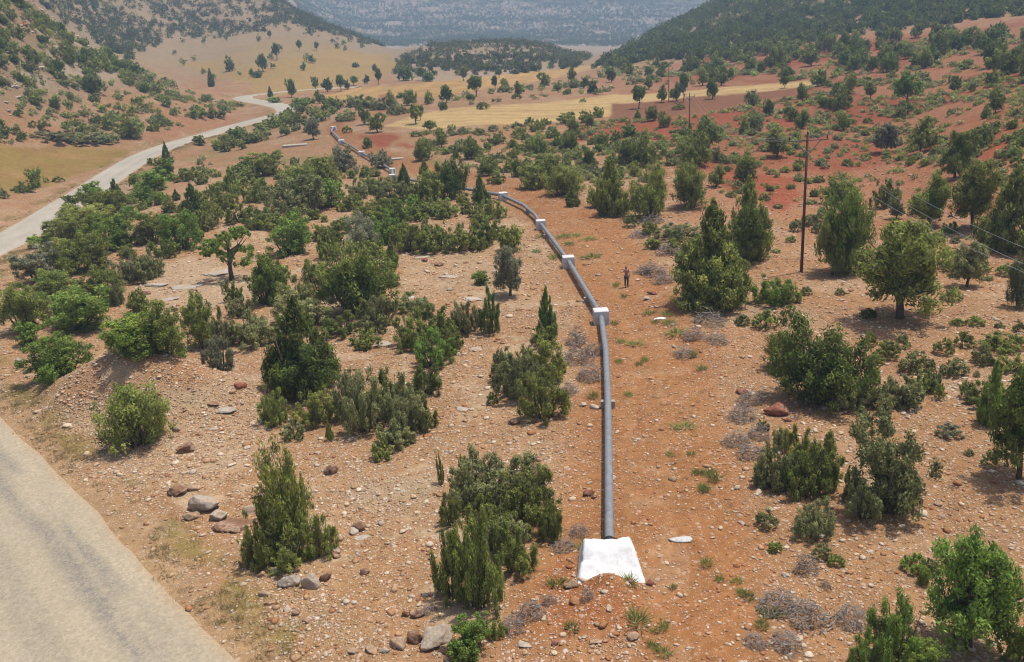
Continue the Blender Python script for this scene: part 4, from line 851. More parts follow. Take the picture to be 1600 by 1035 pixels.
def pebble_field(name, n, dlo, dhi, smed, ssig, sub, seed, power=1.4, top=.34):
    rng = np.random.default_rng(seed); a = np.radians(rng.uniform(-33, 33, n * 4)); d = np.sqrt(rng.uniform(dlo ** 2, dhi ** 2, n * 4)); x = d * np.sin(a); y = d * np.cos(a)
    st = bil(ST, AZ, LD, np.degrees(a), np.log(d)); rdd = bil(RDIST, AZ, LD, np.degrees(a), np.log(d))
    k = (rng.random(n * 4) < st ** power * (.25 + 1.1 * fbm(x / 2.5, y / 2.5, seed + 5, 3))) & (rdd > RW - .15 + .9 * rng.random(n * 4) ** 2); x, y, d = x[k][:n], y[k][:n], d[k][:n]; m = len(x)
    z = gz(x, y); size = np.clip(smed * np.exp(rng.normal(size=m) * ssig), .018, top); T = [rock_shape(sub, rng, 7, .05, (1, rng.uniform(.55, .95), rng.uniform(.25, .5))) for _ in range(9)]
    VV, FF, CC = [], [], []; n0 = 0; ti_ = rng.integers(9, size=m)
    for q in range(9):
        i = np.nonzero(ti_ == q)[0]; V, F = T[q]; r = rng.uniform(0, 6.28, len(i)); cs, sn = np.cos(r)[:, None], np.sin(r)[:, None]; sz = size[i][:, None]
        X = (V[None, :, 0] * cs - V[None, :, 1] * sn) * sz + x[i][:, None]; Y = (V[None, :, 0] * sn + V[None, :, 1] * cs) * sz + y[i][:, None]; Z = V[None, :, 2] * sz + z[i][:, None] + sz * .12
        VV.append(np.stack([X, Y, Z], -1).reshape(-1, 3)); FF.append((F[None] + (np.arange(len(i)) * len(V))[:, None, None] + n0).reshape(-1)); n0 += len(i) * len(V)
        base = STC[rng.integers(len(STC), size=len(i))] * .95 * rng.uniform(.75, 1.2, (len(i), 1)); gcl = np.stack([bil(C[..., c], AZ, LD, np.degrees(np.arctan2(x[i], y[i])), np.log(d[i])) for c in range(3)], 1)
        gw = .5 if name == 'rubble' else .3; base = base * (1 - gw) + gcl * 1.2 * gw; CC.append(np.repeat(base, len(V), 0))
    tag(link(name, mesh_np(name, np.vstack(VV), np.concatenate(FF), 3, np.vstack(CC), False, [M_STONE])), kind='stuff'); print(name, m)
pebble_field('gravel', 125000, 22, 64, .036, .6, 1, 201, 1.1)
pebble_field('gravel', 36000, 62, 135, .075, .5, 1, 202, 1.15)
RUB = np.maximum(soft(pmask([(60,640),(110,600),(230,558),(330,572),(400,592),(430,650),(330,740),(200,740),(110,690)], False), 3), soft(pmask([(400,900),(480,915),(640,1035),(420,1035)], False), 3))
_ST = ST; ST = RUB
pebble_field('rubble', 46000, 24, 80, .05, .5, 1, 204, 1.0)
ST = lh * sstep(5, 18, GZ0) * sstep(.40, .60, fbm(GX / 9, GY / 13, 83)) + .6 * (F1 * 0)
pebble_field('hillside_rocks', 15000, 190, 345, .38, .5, 2, 205, 1.0, 1.5)
ST = _ST
pebble_field('cobbles', 2600, 23, 95, .13, .38, 2, 203, 2.2)

ROCKC = {'brown': (.30, .16, .09), 'grey': (.54, .44, .33), 'pale': (.55, .47, .38), 'white': (.66, .57, .46), 'red': (.36, .13, .075), 'tan': (.48, .32, .20), 'dark': (.19, .10, .065)}
ROCKW = {'brown': 'brown', 'grey': 'grey', 'pale': 'pale buff', 'white': 'whitish', 'red': 'rust-red', 'tan': 'tan', 'dark': 'dark brown'}
RK = '''318 802 56 40 pale b;300 814 28 20 tan b;342 814 30 22 grey b;278 776 34 20 brown b;310 800 30 22 tan b;356 826 66 26 brown s;342 832 20 16 brown b;370 833 18 12 tan b;388 804 20 18 grey b;300 768 22 14 tan b
455 920 36 30 white b;487 924 30 44 grey b;508 910 22 20 brown b;432 898 20 16 grey b;452 896 16 14 grey b;412 932 18 12 tan b;420 946 14 10 tan b;526 868 16 16 grey b;560 830 24 20 brown b;552 836 16 14 white b;566 842 30 8 pale s;522 872 18 12 brown b;517 744 24 20 dark b;532 846 12 10 tan b
684 1010 54 38 grey b;648 1006 28 28 brown b;622 1014 30 24 tan b;652 966 24 14 dark b;636 964 14 12 dark b;698 1022 26 22 tan b;580 1020 22 12 tan b;552 1022 18 12 tan b;600 1020 16 10 pale b;464 962 14 14 tan b;478 974 14 12 tan b;572 898 16 10 dark b
350 643 38 14 pale s;332 633 22 10 brown s;374 608 20 14 red b;292 708 28 18 brown b;276 676 14 12 grey b;334 672 18 8 pale s;306 680 20 9 brown s;160 908 8 6 tan b;55 560 14 8 pale b;28 566 12 9 pale b;42 585 14 10 tan b
1216 652 40 26 red b;1160 616 20 12 red b;1230 660 12 9 red b;1168 614 12 8 white b;1018 916 16 15 red b;893 920 22 16 tan b;1010 470 10 8 white b;1020 461 16 8 red b;985 914 14 14 brown b;988 1000 20 14 tan b;932 1005 22 10 tan s;820 1010 26 12 pale s;868 1008 12 10 red b;806 664 20 12 dark b;920 776 18 14 red b;928 780 10 8 red b
290 452 52 14 pale s;334 432 44 14 pale s;246 448 40 12 pale s;304 458 16 8 brown b;230 461 18 8 brown b;264 470 30 8 pale s;350 425 30 8 pale s;585 352 30 10 grey s;596 412 40 10 grey s;664 410 10 8 red b;686 417 16 8 brown b;722 642 26 10 pale s;600 540 40 8 pale s;726 566 14 6 pale s;745 548 24 10 pale s;702 455 10 6 grey b
660 404 26 6 pale s;700 434 34 7 pale s;740 470 34 10 white s;640 466 24 6 white s;1340 795 30 10 tan s;1465 745 12 8 tan b;1466 790 14 8 tan b;1432 640 16 6 white b;1228 902 14 9 white b;1284 842 14 9 white b;930 640 16 10 white b;910 636 12 8 white b'''
rocks = []
for ln in RK.replace('\n', ';').split(';'):
    x, y, w_, h_, c, kd = ln.split(); rocks.append((float(x), float(y), float(w_), float(h_), c, kd))
rn = []
for (px, py, w_, h_, c, kd), g in zip(rocks, hit([r[0] for r in rocks], [r[1] - r[3] * .18 for r in rocks])):
    rng = np.random.default_rng(int(px * 7 + py)); zc = (g - np.array([0, 0, HC])) @ FWD; wm = w_ / FPX * zc; hm = h_ / FPX * zc
    V, F = rock_shape(4 if w_ > 26 else 3, rng, 20, .13, (.5, .36 if kd == 'b' else .42, .5)); V = V / np.ptp(V, 0) * np.array([wm, wm * (.75 if kd == 'b' else .62), hm * (.86 if kd == 'b' else .30)])
    sp = sstep(.5, .64, fbm(V[:, 0] / wm * 5 + 3, V[:, 1] / wm * 5 + V[:, 2] / wm * 4, int(px), 4))[:, None]; cc = np.array(ROCKC[c]) * .70
    cv = cc * (1 - .45 * sp) + np.array((.42, .24, .13) if c in ('pale', 'white', 'grey') else (.46, .33, .24)) * .45 * sp
    o = link('boulder' if kd == 'b' else 'rock_slab', mesh_np('rock', V, F, 3, cv, False, [M_ROCK]), None, (g[0], g[1], float(gz(g[0], g[1])) + hm * (.22 if kd == 'b' else .06)), (0, 0, rng.uniform(-.4, .4)))
    tag(o, None, 'rock', 'loose boulders' if kd == 'b' else 'flat rock slabs'); rn.append((o, px, py, ('big ' if wm > 1.1 else 'small ' if wm < .5 else '') + ROCKW[c], 'boulder' if kd == 'b' else 'flat slab', 'boulders' if kd == 'b' else 'flat slabs'))
named += rn

# ------------------------------------------------------------------ dead brush, grass tufts, dry grass
def brush_mesh(var):
    key = ('brush', var)
    if key in _meshes: return _meshes[key]
    rng = np.random.default_rng(300 + var); VV, FF = [], []; n0 = 0
    for i in range(210):
        r = .46 * math.sqrt(rng.random()); a = rng.uniform(0, 6.28); z = (1 - (r / .5) ** 2) * rng.uniform(.05, .8); L = rng.uniform(.08, .26); th = rng.uniform(0, 6.28); el = rng.normal() * .35 + .12; rad = rng.uniform(.008, .016) * (1.6 if i < 16 else 1)
        d = np.array([math.cos(th) * math.cos(el), math.sin(th) * math.cos(el), math.sin(el)]); s = unit(np.cross(d, rng.normal(size=3))); b_ = np.cross(d, s); p = np.array([r * math.cos(a), r * math.sin(a), z]); bend = rng.normal(size=3) * .03
        for q, (c, k) in enumerate(((p, 1), (p + d * L * .5 + bend, .8), (p + d * L, .35))):
            VV += [c + s * rad * k, c - s * rad * k * .5 + b_ * rad * k * .87, c - s * rad * k * .5 - b_ * rad * k * .87]
        for q in range(2):
            for e in range(3): FF.append([n0 + q * 3 + e, n0 + q * 3 + (e + 1) % 3, n0 + q * 3 + 3 + (e + 1) % 3, n0 + q * 3 + 3 + e])
        n0 += 9
    VV = np.array(VV); VV[:, 2] = np.maximum(VV[:, 2], -.03); _meshes[key] = mesh_np('brush', VV, FF, 4, None, False, [M_TWIG]); return _meshes[key]
BR = '1000 372 40 12;1046 402 44 18;1020 436 50 22;1040 446 46 16;1006 430 34 14;1018 352 40 14;1108 514 54 26;1086 534 44 20;1120 540 40 18;1070 560 40 16;905 575 54 36;922 600 48 30;900 545 40 30;930 560 30 22;1172 634 44 20;1160 664 50 30;1186 690 40 26;1150 700 44 24;1172 720 46 24;1216 960 70 34;1262 980 80 34;1230 1016 60 24;1330 980 60 30;1180 1012 40 20;905 842 34 22;880 862 40 18;830 972 50 30;800 990 44 24;858 950 26 20;918 945 24 26;670 960 26 14;1030 392 26 12;890 620 30 20;1260 906 40 40;1290 922 20 12;1076 480 40 16'
br = [tuple(map(float, b.split())) for b in BR.split(';')]
for (px, py, w_, h_), g in zip(br, hit([b[0] for b in br], [b[1] - b[3] * .3 for b in br])):
    zc = (g - np.array([0, 0, HC])) @ FWD; wm = w_ / FPX * zc; o = link('brushwood_pile', brush_mesh(int(px) % 3), None, (g[0], g[1], float(gz(g[0], g[1])) - .02), (0, 0, px), (wm * 1.1, wm * .9, max(.5, h_ / FPX * zc * 1.3)))
    tag(o, None, 'brushwood', 'heaps of dead brushwood'); named.append((o, px, py, 'big' if wm > 1.6 else 'small', 'heap of dead grey twigs', 'heaps of dead twigs'))
def tuft_arrays(var, n=90, c1=(.16, .20, .05), c2=(.30, .33, .10)):
    key = ('tuft', var, n, c1)
    if key not in _crowns:
        rng = np.random.default_rng(400 + var); a = rng.uniform(0, 6.28, n); r = .34 * np.sqrt(rng.random(n)); P = np.stack([r * np.cos(a), r * np.sin(a), np.full(n, -.03)], 1)
        D = unit(np.stack([np.cos(a) * r * 2.2 + rng.normal(size=n) * .3, np.sin(a) * r * 2.2 + rng.normal(size=n) * .3, np.ones(n)], 1)); V, F = sprays(P, D, rng.uniform(.5, 1.05, n), np.full(n, .055), rng)
        t_ = rng.random((n, 1)); c = np.repeat(np.array(c1) * (1 - t_) + np.array(c2) * t_, 4, 0); _crowns[key] = (V, F, c)
    return _crowns[key]
TF = '''962 449 10 10;975 466 9 8;1015 492 16 7;1042 494 14 9;1056 524 26 12;1045 508 18 10;960 508 11 9;1024 506 10 8;970 537 12 9;992 540 20 8;1006 566 12 10;967 568 10 10;998 572 9 8;928 622 16 12;1068 670 26 9;1048 712 12 7;1090 742 14 12;1105 744 13 12;1116 752 18 16;1100 768 16 12;1080 712 10 9;982 620 12 9;1112 740 12 10;1098 766 14 13;1104 884 18 14;1160 930 16 12;1170 936 18 16;1124 908 12 12;994 974 34 22;1038 984 14 20;1024 988 12 9;1036 1022 22 16;1020 1012 14 14;894 984 20 14;870 916 22 20;1052 922 10 12;914 858 20 14;985 912 22 14;930 892 24 16;1150 910 16 9;1086 378 14 8;868 404 22 8;846 372 14 8;880 372 20 8;900 370 14 6;920 376 18 6;890 384 14 8;924 404 24 8;838 396 12 7;808 318 8 5;1084 560 8 16;650 500 14 8;1096 580 12 12;1192 980 20 16;1206 962 24 14'''
tf = [tuple(map(float, b.split())) for b in TF.split(';')]
TUFT = []
for v in range(3):
    V, F, c = tuft_arrays(v); TUFT.append(mesh_np('tuft', V, F, 4, c, False, [M_LEAF]))
for (px, py, w_, h_), g in zip(tf, hit([b[0] for b in tf], [b[1] - 1 for b in tf])):
    zc = (g - np.array([0, 0, HC])) @ FWD; wm = w_ / FPX * zc; o = link('grass_tuft', TUFT[int(px) % 3], None, (g[0], g[1], float(gz(g[0], g[1]))), (0, 0, px), (wm * 1.2, wm, h_ / FPX * zc))
    tag(o, None, 'grass tuft', 'green tufts along the track'); named.append((o, px, py, 'wide' if w_ > h_ * 1.5 else 'small' if wm < .5 else 'bushy', 'green grass tuft', 'green grass tufts'))
def grass_stuff(name, n, fn, c1, c2, hgt, seed):
    rng = np.random.default_rng(seed); x, y = fn(rng, n); z = gz(x, y); VV, FF, CC = [], [], []; n0 = 0
    for v in range(3):
        i = np.nonzero(np.arange(len(x)) % 3 == v)[0]; V, F, c = tuft_arrays(v + 5, 22, c1, c2); s = rng.uniform(.5, 1.3, len(i))[:, None] * hgt
        VV.append(np.stack([V[None, :, 0] * s * 1.1 + x[i][:, None], V[None, :, 1] * s * 1.1 + y[i][:, None], V[None, :, 2] * s + z[i][:, None]], -1).reshape(-1, 3)); FF.append((F[None] + (np.arange(len(i)) * len(V))[:, None] + n0).ravel()); n0 += len(i) * len(V); CC.append((c[None] * rng.uniform(.7, 1.2, (len(i), 1, 1))).reshape(-1, 3))
    tag(link(name, mesh_np(name, np.vstack(VV), np.concatenate(FF), 4, np.vstack(CC), False, [M_LEAF])), kind='stuff')
def verge(rng, n):
    i = rng.integers(0, int(len(RC) * .62), n); o = RW + np.abs(rng.normal(size=n)) * .9 + .15; s = np.where(rng.random(n) < .8, 1, -1); x = RC[i, 0] + nr[i, 0] * o * s + rng.normal(size=n) * .2; y = RC[i, 1] + nr[i, 1] * o * s + rng.normal(size=n) * .2
    k = fbm(x / 2.2, y / 2.2, 131) > .47; return x[k], y[k]
grass_stuff('dry_grass', 5200, verge, (.30, .25, .11), (.44, .36, .18), .24, 501)
def weeds(rng, n):
    a = np.radians(rng.uniform(-32, 32, n)); d = np.sqrt(rng.uniform(24 ** 2, 120 ** 2, n)); x = d * np.sin(a); y = d * np.cos(a); k = (fbm(x / 4, y / 4, 555, 3) > .56) & (bil(RDIST, AZ, LD, np.degrees(a), np.log(d)) > RW + .3); return x[k], y[k]
grass_stuff('weeds', 5200, weeds, (.20, .19, .085), (.36, .30, .16), .17, 502)

# ------------------------------------------------------------------ the pipeline, its blocks and the end anchor
pipe = tag(empty('pipeline', (PIPEP[0][0], PIPEP[0][1], float(gz(*PIPEP[0][:2])))), 'long grey steel water pipe running from white end block into valley', 'pipeline')
base = Vector(pipe.location)
PR = .192
BLK = [5, 6, 7, 10, 14, 15, 18, 20, 23]
PP = [Vector(p) - base for p in PIPEP]
cuts = [0] + BLK
for a_, b_ in zip(cuts[:-1], cuts[1:]):
    pts = PP[a_:b_ + 1]
    if a_ == 0: pts = [pts[0] + (pts[0] - pts[1]).normalized() * .6] + pts
    if len(pts) > 2 and a_ >= 15: pts = [Vector(q) for q in catmull([tuple(q) for q in pts], 1.5)]
    MB().tube(pts, PR, 20, False).build('pipe_section', M_PIPE, pipe, True)
d0 = (PP[1] - PP[0]).normalized()
MB().tube([PP[0] - d0 * .02, PP[0] + d0 * .22], PR + .045, 24).build('collar', M_BLACK, pipe, True)
for k_, f_ in ((3, .2), (1, .5), (5, .55), (2, .4), (6, .5), (4, .1), (0, .6)):
    c_ = PP[k_] + (PP[k_ + 1] - PP[k_]) * f_; dd = (PP[k_ + 1] - PP[k_]).normalized(); MB().tube([c_ - dd * .05, c_ + dd * .05], PR + .012, 24).build('weld_ring', M_PIPE, pipe, True)
BN = ['nearest', 'second nearest', 'third', 'fourth', 'fifth', 'sixth', 'seventh', 'eighth', 'farthest']
BD = ['largest white concrete cube gripping the pipe, near the standing person', 'white concrete cube on the pipe, second one away from the camera', 'white concrete cube on the pipe, third one away from the camera', 'white concrete cube on pipe where it bends left behind bushes',
      'low white concrete block at the pipe corner beside the pale slab', 'small white concrete block just behind the pipe corner block', 'white concrete block on pipe beside the dug red patch', 'white concrete block on pipe left of dug red patch', 'farthest white concrete block, at the far pipe bend by the track']
BS = [(1.08, .98), (1.04, .98), (1.0, .95), (1.05, .95), (.95, .7), (.9, .65), (1.1, .55), (1.15, .55), (1.1, .6)]
for n_, (k_, lab, (bw, bh)) in enumerate(zip(BLK, BD, BS)):
    p = PIPEP[k_]; g = float(gz(p[0], p[1])); tn = PIPEP[min(k_ + 1, len(PIPEP) - 1)] - PIPEP[k_ - 1]; ang = -math.atan2(tn[0], tn[1]) * .55
    if n_ > 3: ang *= .5
    hh = max(bh, p[2] - g + (.38 if n_ < 4 else .27))
    o = MB().box((0, 0, hh / 2 - .1), (bw, bw * .92, hh + .2), 0, .97, .035).build('anchor_block', M_CONC, None, False, loc=(p[0], p[1], g), rot=(0, 0, ang)); tag(o, lab, 'concrete block', 'concrete blocks along the pipe')
for (px, py, lab) in ((949, 637, 'low concrete saddle under the pipe between end block and nearest cube'), (928, 472, 'low concrete saddle under pipe just behind the nearest cube'), (862, 372, 'low concrete saddle under pipe between second and third cubes'), (826, 334, 'low concrete saddle under pipe just before the fourth cube')):
    g = hit([px], [py])[0]; j = int(np.argmin(((PIPEXY - g[:2]) ** 2).sum(1))); q, tt = seg_dist(g[:1], g[1:2], PIPEXY); i0 = min(int(tt[0]), len(PIPEXY) - 2); f_ = tt[0] - i0; c_ = PIPEP[i0] * (1 - f_) + PIPEP[i0 + 1] * f_; dv = PIPEP[i0 + 1] - PIPEP[i0]; g0 = float(gz(c_[0], c_[1]))
    top = c_[2] - PR * .72; o = MB().box((0, 0, (top - g0) / 2 - .05), (.78, .3, top - g0 + .1), 0, 1, .02).build('pipe_saddle', M_SLAB, None, False, loc=(c_[0], c_[1], g0), rot=(0, 0, -math.atan2(dv[0], dv[1]))); tag(o, lab, 'pipe support', 'low saddles under the pipe')
# end anchor: whitewashed wedge with a sloping face, half buried in a soil heap
g = hit([951], [882], 0, GZ0)[0]; g0 = float(gz(g[0], g[1], GZ0)); rng = np.random.default_rng(5)
nx, nz_ = 34, 26; VV = []; 
prof = [(.62, -.3), (.60, .2), (.55, .62), (.42, .86), (.16, .93), (-.10, .90), (-.30, .78), (-.62, .52), (-1.1, .22), (-1.55, -.08), (-1.9, -.35), (-1.95, -.5)]
prof = catmull([(a, b) for a, b in prof], .09); npf = len(prof)
for i, (yy, zz) in enumerate(prof):
    tz = 1 - np.clip((zz + .3) / 1.2, 0, 1); hw = .96 + .36 * tz + .10 * max(0, -yy)
    for k in range(nx):
        u_ = -1 + 2 * k / (nx - 1); e = max(0, abs(u_) - .86) / .14; VV.append((u_ * hw * (1 - .02 * e * e), yy, zz - .16 * e * e))
VV = np.array(VV); f_ = fbm(VV[:, 0] * 2.3 + 5, VV[:, 1] * 2.3 + VV[:, 2] * 2, 88, 4) - .5; VV[:, 2] += f_ * .20; VV[:, 1] += f_ * .14; VV[:, 0] += VV[:, 0] * f_ * .10
k = np.arange(npf * nx).reshape(npf, nx); FF = np.stack([k[:-1, :-1], k[:-1, 1:], k[1:, 1:], k[1:, :-1]], -1).reshape(-1, 4)
side = [list(k[:, 0]), list(k[::-1, -1])]
o = link('end_anchor', mesh_np('end_anchor', VV, np.concatenate([FF.ravel(), side[0], side[1]]), [4] * len(FF) + [npf] * 2, None, True, [M_WHITE]), None, (g[0], g[1] + .1, g0), (0, 0, -.05)); tag(o, 'whitewashed sloping concrete end block where the pipe enters the ground', 'concrete block')
for (px, py, w_, dd, nm, lab, cat, mt) in ((1065, 843, .95, .5, 'flat_stone', 'flat whitewashed stone lying on the track right of the pipe end', 'stone', M_STONEW), (614, 250, 3.6, 1.6, 'concrete_slab', 'pale flat concrete slab beside the pipe and small dark trees', 'slab', M_SLAB), (461, 228, 4.6, 2.4, 'concrete_slab', 'pale flat concrete slab in grass left of the far track', 'slab', M_SLAB), (1031, 499, .9, .45, 'plastic_sheet', 'crumpled white sheet lying right of the nearest pipe cube', 'sheet', M_WHITE)):
    g = hit([px], [py])[0]; rng = np.random.default_rng(int(px))
    if nm == 'concrete_slab':
        o = MB().box((0, 0, .05), (w_, dd, .36), 0, 1, .04).build(nm, mt, None, False, loc=(g[0], g[1], float(gz(g[0], g[1]))), rot=(0, 0, .12))
    else:
        V, F = rock_shape(3, rng, 5, .12, (1, 1, 1)); V = V / np.ptp(V, 0) * np.array([w_, dd, .16]); o = link(nm, mesh_np(nm, V, F, 3, None, True, [mt]), None, (g[0], g[1], float(gz(g[0], g[1])) + .03))
    tag(o, lab, cat)

# ------------------------------------------------------------------ utility poles and their wires
def at_height(px, py, foot):
    """height above the foot at which the vertical through it is seen at picture row py"""
    z = np.linspace(0, 30, 3001); X = np.stack([np.full_like(z, foot[0]), np.full_like(z, foot[1]), foot[2] + z], 1); _, y, _ = project(X); return float(np.interp(-py, -y, z))
def pole(px, py, top, arm, rad, lab, armz=.35):
    f = hit([px], [py])[0]; f[2] = float(gz(f[0], f[1])); H = at_height(px, top, f); o = tag(empty('utility_pole', tuple(f)), lab, 'pole', 'poles carrying the power line')
    MB().tube([(0, 0, -.4), (0, 0, H * .5), (0, 0, H)], [rad, rad * .86, rad * .72], 12).build('post', M_POLE, o, True); tips = []
    dx = (3.2, 0) if arm == 1 else (1.6, .8)
    L = arm; ang = .1
    MB().box((0, -.16, H - armz), (2 * L, .06, .07)).build('crossarm', M_STEEL, o)
    for s in (-1, 1): MB().tube([(0, -.14, H - armz - .75 * L), (s * L * .62, -.14, H - armz - .04)], .03, 6).build('brace', M_STEEL, o)
    for xx, zz in ((-L * .94, H - armz + .05), (0, H), (L * .94, H - armz + .05)):
        y0 = -.16 if xx else 0
        MB().tube([(xx, y0, zz), (xx, y0, zz + .06), (xx, y0, zz + .10), (xx, y0, zz + .16), (xx, y0, zz + .2), (xx, y0, zz + .27), (xx, y0, zz + .30)], [.02, .025, .075, .05, .07, .05, .02], 12).build('insulator', M_INS, o, True); tips.append(np.array([f[0] + xx, f[1] + y0, f[2] + zz + .27]))
    return tips
T1 = pole(1252, 426, 212, 1.55, .125, 'tall brown wooden utility pole with crossarm right of the track')
T2 = pole(1077, 213, 148, .9, .10, 'thin dark utility pole beside trunked junipers on the red slope')
T3 = pole(1045, 159, 106, .9, .10, 'farthest thin utility pole standing on the yellow stubble strip')
def wire(a, b, sag, lab, r=.014, over=0.0):
    a = np.array(a); b = np.array(b); t = np.linspace(0, 1 + over, 40); P = a + (b - a) * t[:, None]; P[:, 2] -= sag * 4 * t * (1.0 + over - t) / (1 + over) ** 2
    o = MB().tube([tuple(p - a) for p in P], r, 5).build('power_wire', M_WIRE, None, True, loc=tuple(a)); tag(o, lab, 'wire', 'power line wires')
for t1, (py, zt), lab in zip((T1[2], T1[1], T1[0]), ((387, 9.6), (413, 9.8), (426, 9.6)), ('uppermost of three pale wires running from tall pole to lower right', 'middle of three pale wires running from tall pole to lower right', 'lowest of three pale wires running from tall pole to lower right')):
    r = rays([1600], [py])[0]; s = (zt - HC) / r[2]; e = np.array([r[0] * s, r[1] * s, zt]); b_ = t1 + (e - t1) * 1.5; b_[2] = t1[2] + .2; tt_ = 1 / 1.5; zlin = t1[2] + (b_[2] - t1[2]) * tt_; sag = (zlin - zt) / (4 * tt_ * (1 - tt_)); wire(t1, b_, sag, lab, .008)
for n_, lab in enumerate(('left sagging wire from tall pole back to thin distant pole', 'middle sagging wire from tall pole back to thin distant pole', 'right sagging wire from tall pole back to thin distant pole')): wire(T2[n_], T1[n_], 3.0, lab, .012)
for n_, lab in enumerate(('left faint wire between the two thin distant poles', 'middle faint wire between the two thin distant poles', 'right faint wire between the two thin distant poles')): wire(T3[n_], T2[n_], 1.2, lab, .012)
for (px, py, hgt, tilt, lab) in ((216, 464, 1.1, .3, 'thin leaning wooden stake on bedrock left of open fruit tree'), (262, 500, 1.0, -.1, 'thin upright stake among bushes below the bedrock ledge'), (154, 452, 1.5, .05, 'pale bare stick standing among the roadside bushes')):
    g = hit([px], [py])[0]; MBs = MB().tube([(0, 0, -.1), (tilt * .5, 0, hgt * .5), (tilt, 0, hgt)], [.045, .04, .035], 7); o = MBs.build('wooden_stake', M_POLE, None, True, loc=(g[0], g[1], float(gz(g[0], g[1])))); tag(o, lab, 'stake')

# ------------------------------------------------------------------ the person on the track
def skin_obj(name, joints, edges, m, parent, root=0, sub=2):
    me = bpy.data.meshes.new(name); me.from_pydata([j[:3] for j in joints], edges, []); me.materials.append(m); o = link(name, me, parent)
    sk = o.modifiers.new('skin', 'SKIN'); sk.use_smooth_shade = True
    for v, j in zip(me.skin_vertices[0].data, joints): v.radius = (j[3], j[4] if len(j) > 4 else j[3])
    me.skin_vertices[0].data[root].use_root = True
    s = o.modifiers.new('sub', 'SUBSURF'); s.levels = s.render_levels = sub; return o
def plain(name, c, rough=.8): return noise_mat(name, tuple(q * .85 for q in c), tuple(q * 1.12 for q in c), 30, rough)
g = hit([979], [449])[0]; per = tag(empty('person', (g[0], g[1], float(gz(g[0], g[1]))), .35), 'person in faded pink shirt and dark trousers, one hand raised to the head', 'person')
SK = plain('skin', (.34, .19, .13), .6); SH_ = plain('pink_shirt', (.36, .20, .17)); TRS = plain('dark_trousers', (.05, .055, .07)); HAIR = plain('dark_hair', (.018, .014, .012), .5); SHOE = plain('shoes', (.04, .03, .025))
# skin: pelvis, spine, neck, head, legs, arms, hands
J = []; E = []
def jn(x, y, z, r, r2=None, p=None):
    J.append((x, y, z, r, r2 or r)); i = len(J) - 1
    if p is not None: E.append((p, i))
    return i
pel = jn(0, 0, .95, .135, .10); wst = jn(0, 0, 1.10, .120, .088, pel); ch = jn(0, -.01, 1.28, .145, .10, wst); sh0 = jn(0, 0, 1.42, .10, .075, ch); nk = jn(0, 0, 1.50, .052, .052, sh0); jaw = jn(0, -.02, 1.575, .066, .075, nk); sk_ = jn(0, 0, 1.66, .078, .095, jaw); jn(0, .005, 1.725, .05, .06, sk_)
for s in (-1, 1):
    hp = jn(s * .095, 0, .88, .092, .092, pel); kn = jn(s * .11, -.02, .49, .058, .058, hp); an = jn(s * .115, .02, .09, .038, .038, kn); jn(s * .125, -.12, .035, .036, .026, an)
    so_ = jn(s * .19, 0, 1.40, .058, .055, sh0)
    if s > 0:
        el_ = jn(s * .25, .02, 1.12, .042, .042, so_); wr_ = jn(s * .26, -.06, .88, .027, .027, el_); pm = jn(s * .26, -.075, .82, .034, .018, wr_)
        fr = [((.00, -.03, -.085), 0), ((.00, -.012, -.095), 1), ((.0, .006, -.09), 2), ((.0, .022, -.075), 3)]; base_ = (s * .26, -.075, .80); th = (-.03, -.04, -.03)
    else:
        el_ = jn(s * .34, -.10, 1.27, .042, .042, so_); wr_ = jn(s * .17, -.14, 1.52, .027, .027, el_); pm = jn(s * .14, -.125, 1.575, .034, .018, wr_)
        fr = [((.03, -.01, .075), 0), ((.035, .004, .085), 1), ((.035, .018, .08), 2), ((.03, .03, .065), 3)]; base_ = (s * .14, -.125, 1.59); th = (.045, -.03, .02)
    for (dx, dy, dz), q in fr:
        a = jn(base_[0] + dx * .25, base_[1] + (q - 1.5) * .014, base_[2] + dz * .15, .0095, .0095, pm); b_ = jn(base_[0] + dx * .6, base_[1] + dy * .6 + (q - 1.5) * .006, base_[2] + dz * .6, .0088, .0088, a); jn(base_[0] + dx, base_[1] + dy + .008, base_[2] + dz, .0078, .0078, b_)
    a = jn(base_[0] + th[0] * .5, base_[1] + th[1] * .5, base_[2] + th[2] * .4, .011, .011, wr_); jn(base_[0] + th[0], base_[1] + th[1], base_[2] + th[2], .009, .009, a)
skin_obj('body', J, E, SK, per)
J = []; E = []
p0 = jn(0, 0, .90, .155, .125); p1 = jn(0, 0, 1.08, .148, .115, p0); p2 = jn(0, -.01, 1.28, .165, .122, p1); p3 = jn(0, 0, 1.43, .11, .09, p2)
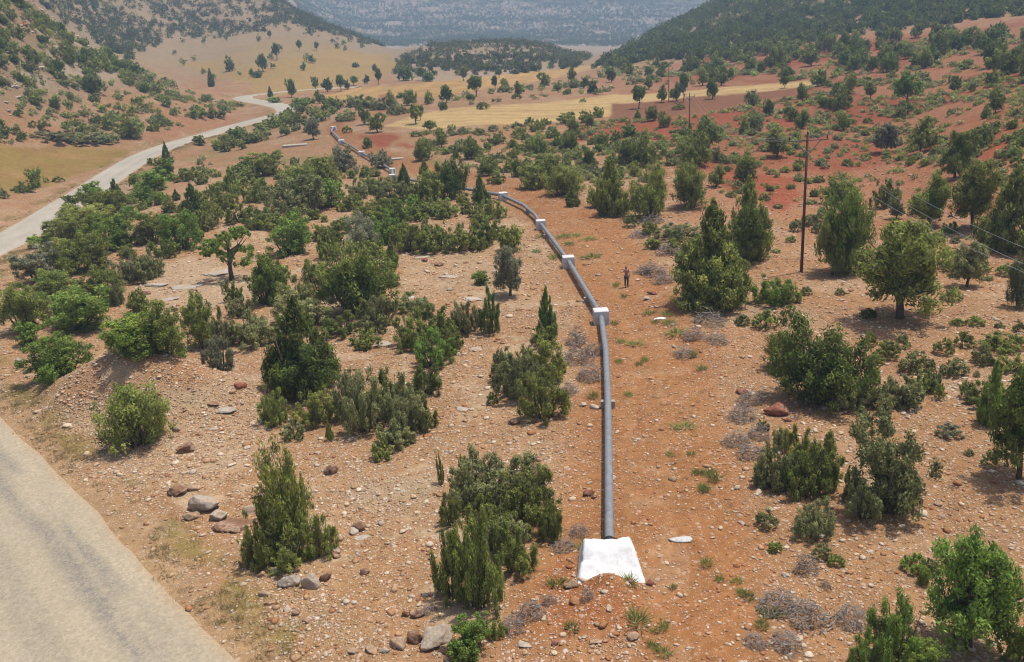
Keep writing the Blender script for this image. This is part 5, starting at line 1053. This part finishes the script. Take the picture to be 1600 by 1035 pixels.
a = jn(.19, 0, 1.405, .074, .07, p3); jn(.232, .012, 1.2, .062, .062, a); a = jn(-.19, 0, 1.405, .074, .07, p3); jn(-.285, -.055, 1.325, .062, .062, a)
skin_obj('shirt', J, E, SH_, per)
J = []; E = []
p0 = jn(0, 0, .95, .150, .118)
for s in (-1, 1): a = jn(s * .095, 0, .86, .106, .106, p0); b_ = jn(s * .11, -.02, .49, .076, .076, a); jn(s * .115, .02, .11, .060, .060, b_)
skin_obj('trousers', J, E, TRS, per)
J = []; E = []
a = jn(0, .025, 1.70, .092, .098); b_ = jn(0, .07, 1.62, .08, .06, a); jn(0, .06, 1.50, .06, .04, b_)
skin_obj('hair', J, E, HAIR, per)
for s in (-1, 1):
    J = []; E = []; a = jn(s * .115, .03, .05, .048, .045); jn(s * .128, -.13, .035, .044, .032, a); skin_obj('shoe', J, E, SHOE, per)
    MB().tube([(s * .028, -.112, 1.645), (s * .028, -.118, 1.645)], .012, 8).build('eye', HAIR, per)
    MB().tube([(s * .085, .0, 1.62), (s * .096, .0, 1.66)], .018, 8).build('ear', SK, per)
MB().tube([(0, -.098, 1.66), (0, -.125, 1.615), (0, -.1, 1.605)], [.008, .016, .008], 8).build('nose', SK, per); MB().box((0, -.106, 1.575), (.045, .012, .01)).build('mouth', plain('lips', (.25, .09, .08)), per)

name_all(named)

# ------------------------------------------------------------------ the air of the valley
zlo = float(GZ.min()) - 2; zhi = max(float(GZ.max()) + 12, HC + 5); print('z range', zlo, zhi)
hz = MB().box((0, 0, (zlo + zhi) / 2), (6200, 6200, zhi - zlo)).build('haze', None); hz.data.materials.clear()
m = bpy.data.materials.new('valley_air'); m.use_nodes = True; t = m.node_tree; t.nodes.clear(); out = t.nodes.new('ShaderNodeOutputMaterial'); pv = t.nodes.new('ShaderNodeVolumePrincipled')
pv.inputs['Color'].default_value = (.56, .76, 1.0, 1); pv.inputs['Density'].default_value = HAZE_DENSITY; pv.inputs['Anisotropy'].default_value = 0.0; t.links.new(pv.outputs[0], out.inputs['Volume'])
hz.data.materials.append(m); tag(hz, kind='stuff'); hz.visible_shadow = True
